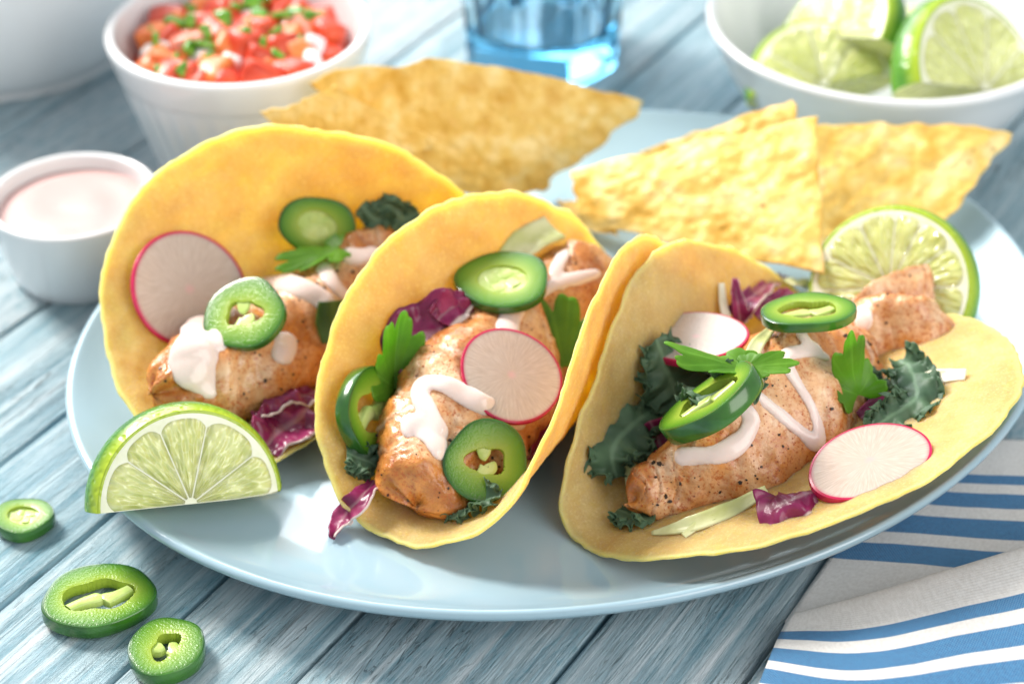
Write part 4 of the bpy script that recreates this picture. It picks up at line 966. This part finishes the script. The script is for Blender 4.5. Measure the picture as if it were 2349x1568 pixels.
# ------------------------------------------------------------------ salsa
def cube_mesh(seed, rnd=.55):
    bm = bmesh.new(); bmesh.ops.create_cube(bm, size=1.0); bmesh.ops.subdivide_edges(bm, edges=bm.edges[:], cuts=3, use_grid_fill=True)
    for v in bm.verts:
        s = v.co.normalized()*.62; v.co = v.co.lerp(s, rnd)*(1+.16*nz(v.co, 1.4, seed))
    V = [v.co.copy() for v in bm.verts]; F = [[v.index for v in f.verts] for f in bm.faces]; bm.free(); return V, F
cubes = [cube_mesh(i, .16+.1*(i % 3)) for i in range(6)]
V, F = lathe([(0, 5.0), (2, 4.9), (3.6, 4.55), (4.3, 4.3)], 48, 1, 1, 0, SC); tag(obj('salsa_juice', V, F, TOM, origin=SC), 'red tomato juice beneath the diced salsa', 'salsa')
rs = random.Random(21); N = 0; made = {}
for ring, (rad_, cnt) in enumerate([(0, 1), (1.05, 6), (2.05, 12), (2.9, 16), (3.5, 18)]):
    for k in range(cnt):
        a = 2*math.pi*(k+rs.uniform(-.2, .2))/cnt+ring; r = rad_+rs.uniform(-.15, .15)
        z = 5.25-.035*r*r+rs.uniform(-.05, .35)
        if r > 3.4: r = 3.4; z += .15
        t = rs.random(); mat = TOM if t < .5 else TOM2 if t < .72 else TOM3 if t < .85 else ONION
        nm, lb, ct = ('diced_tomato', 'red tomato cube in the white salsa bowl', 'tomato')
        if mat is TOM2: lb = 'orange tinted tomato cube in the white salsa bowl'
        if mat is TOM3: lb = 'pale cored tomato cube in the white salsa bowl'
        if mat is ONION: nm, lb, ct = 'diced_onion', 'white onion bit in the salsa bowl', 'onion'
        s = rs.uniform(1.15, 1.65)*(0.62 if mat is ONION else 1)
        Vc, Fc = cubes[rs.randrange(6)]
        M3 = Matrix.Rotation(rs.uniform(0, 6.28), 3, Vector((rs.uniform(-1, 1), rs.uniform(-1, 1), rs.uniform(-1, 1)+.01)).normalized())
        c = SC+Vector((r*math.cos(a), r*math.sin(a), z))
        tag(obj(nm, [c+M3 @ Vector((v.x*s, v.y*s*.85, v.z*s*.75)) for v in Vc], Fc, mat, origin=c), lb, ct, lb.split(' in the')[0]+'s in the salsa')
for k in range(34):
    a = 2.399*k+rs.uniform(-.3, .3); r = 3.7*math.sqrt((k+.5)/34); c = SC+Vector((r*math.cos(a), r*math.sin(a), 6.05-.05*r*r+rs.uniform(-.1, .15)))
    s = rs.uniform(.55, .85); Vc, Fc = cubes[rs.randrange(6)]; M3 = Matrix.Rotation(rs.uniform(0, 6.28), 3, Vector((rs.uniform(-1, 1), rs.uniform(-1, 1), .3)).normalized())
    tag(obj('chopped_pepper', [c+M3 @ Vector((v.x*s*rs.uniform(.95, 1.0), v.y*s*.85, v.z*s*.35)) for v in Vc], Fc, GREEN, origin=c), 'green chopped pepper bit in the salsa bowl', 'pepper', 'green pepper bits in the salsa')

# ------------------------------------------------------------------ striped napkin, folded over once
def cloth(name, rows, vlist, ulen, parent, seed, th=.07):
    """rows: list of polylines (world points) running along u; vlist: cloth distance of each row"""
    nu, nv = 60, 60; Rr = [catmull(r, nu) for r in rows]; G, UV = [], []
    Cc = [catmull([Rr[k][i] for k in range(len(rows))], nv) for i in range(nu)]
    for i in range(nu):
        for j in range(nv):
            p = Cc[i][j]; G.append(p+Vector((0, 0, .06*nz(p, .35, seed)+.02*nz(p, 1.3, seed))))
            UV.append((ulen*i/(nu-1), lerpl(vlist, j/(nv-1))))
    o = sheet(name, G, nu, nv, LINEN, parent, th)
    uvl = o.data.uv_layers.new(name='cloth'); K = nu*nv
    for l in o.data.loops: uvl.data[l.index].uv = UV[l.vertex_index % K]
    return o
nb = at(2150, 1350, 0.1); nap = empty('napkin', nb)
A0, A1 = at(2030, 1100, .16), at(2650, 1130, .16)      # far edge, under the plate
B0, B1 = at(1800, 1425, .16), at(2650, 1500, .16)
dl = (B0-A0); 
lower = cloth('lower_layer', [[A0-dl*.35, (A0-dl*.35+A1-dl*.35)/2, A1-dl*.35], [A0, (A0+A1)/2, A1], [A0*.5+B0*.5, (A0+A1+B0+B1)/4, A1*.5+B1*.5], [B0, (B0+B1)/2, B1]], [-2.2, 1.2, 5.0, 9.4], 14, nap, 1)
ridge = [at(1818, 1412, .7), at(1960, 1372, 1.4), at(2150, 1315, 1.9), at(2349, 1258, 2.2), at(2600, 1180, 2.4)]
under = [p+Vector((.25, .1, -p.z*.55)) for p in ridge]
front1 = [at(1792, 1450, .65), at(1985, 1440, 1.55), at(2190, 1395, 2.05), at(2400, 1345, 2.35), at(2650, 1270, 2.5)]
front2 = [at(1765, 1510, .6), at(1990, 1530, 1.45), at(2230, 1490, 1.95), at(2460, 1450, 2.3), at(2720, 1380, 2.4)]
front3 = [at(1730, 1600, .5), at(2000, 1640, 1.2), at(2280, 1620, 1.7), at(2540, 1600, 2.0), at(2820, 1540, 2.1)]
front4 = [at(1690, 1720, .35), at(2000, 1790, .8), at(2320, 1790, 1.2), at(2640, 1780, 1.4), at(2950, 1730, 1.5)]
cloth('folded_flap', [under, ridge, front1, front2, front3, front4], [-1.1, -.55, .55, 2.4, 4.9, 8.4], 17, nap, 2)
tag(nap, 'white linen napkin with blue stripes, folded beside the plate', 'napkin')
for o in bpy.data.objects:
    if '_o' in o: del o['_o']
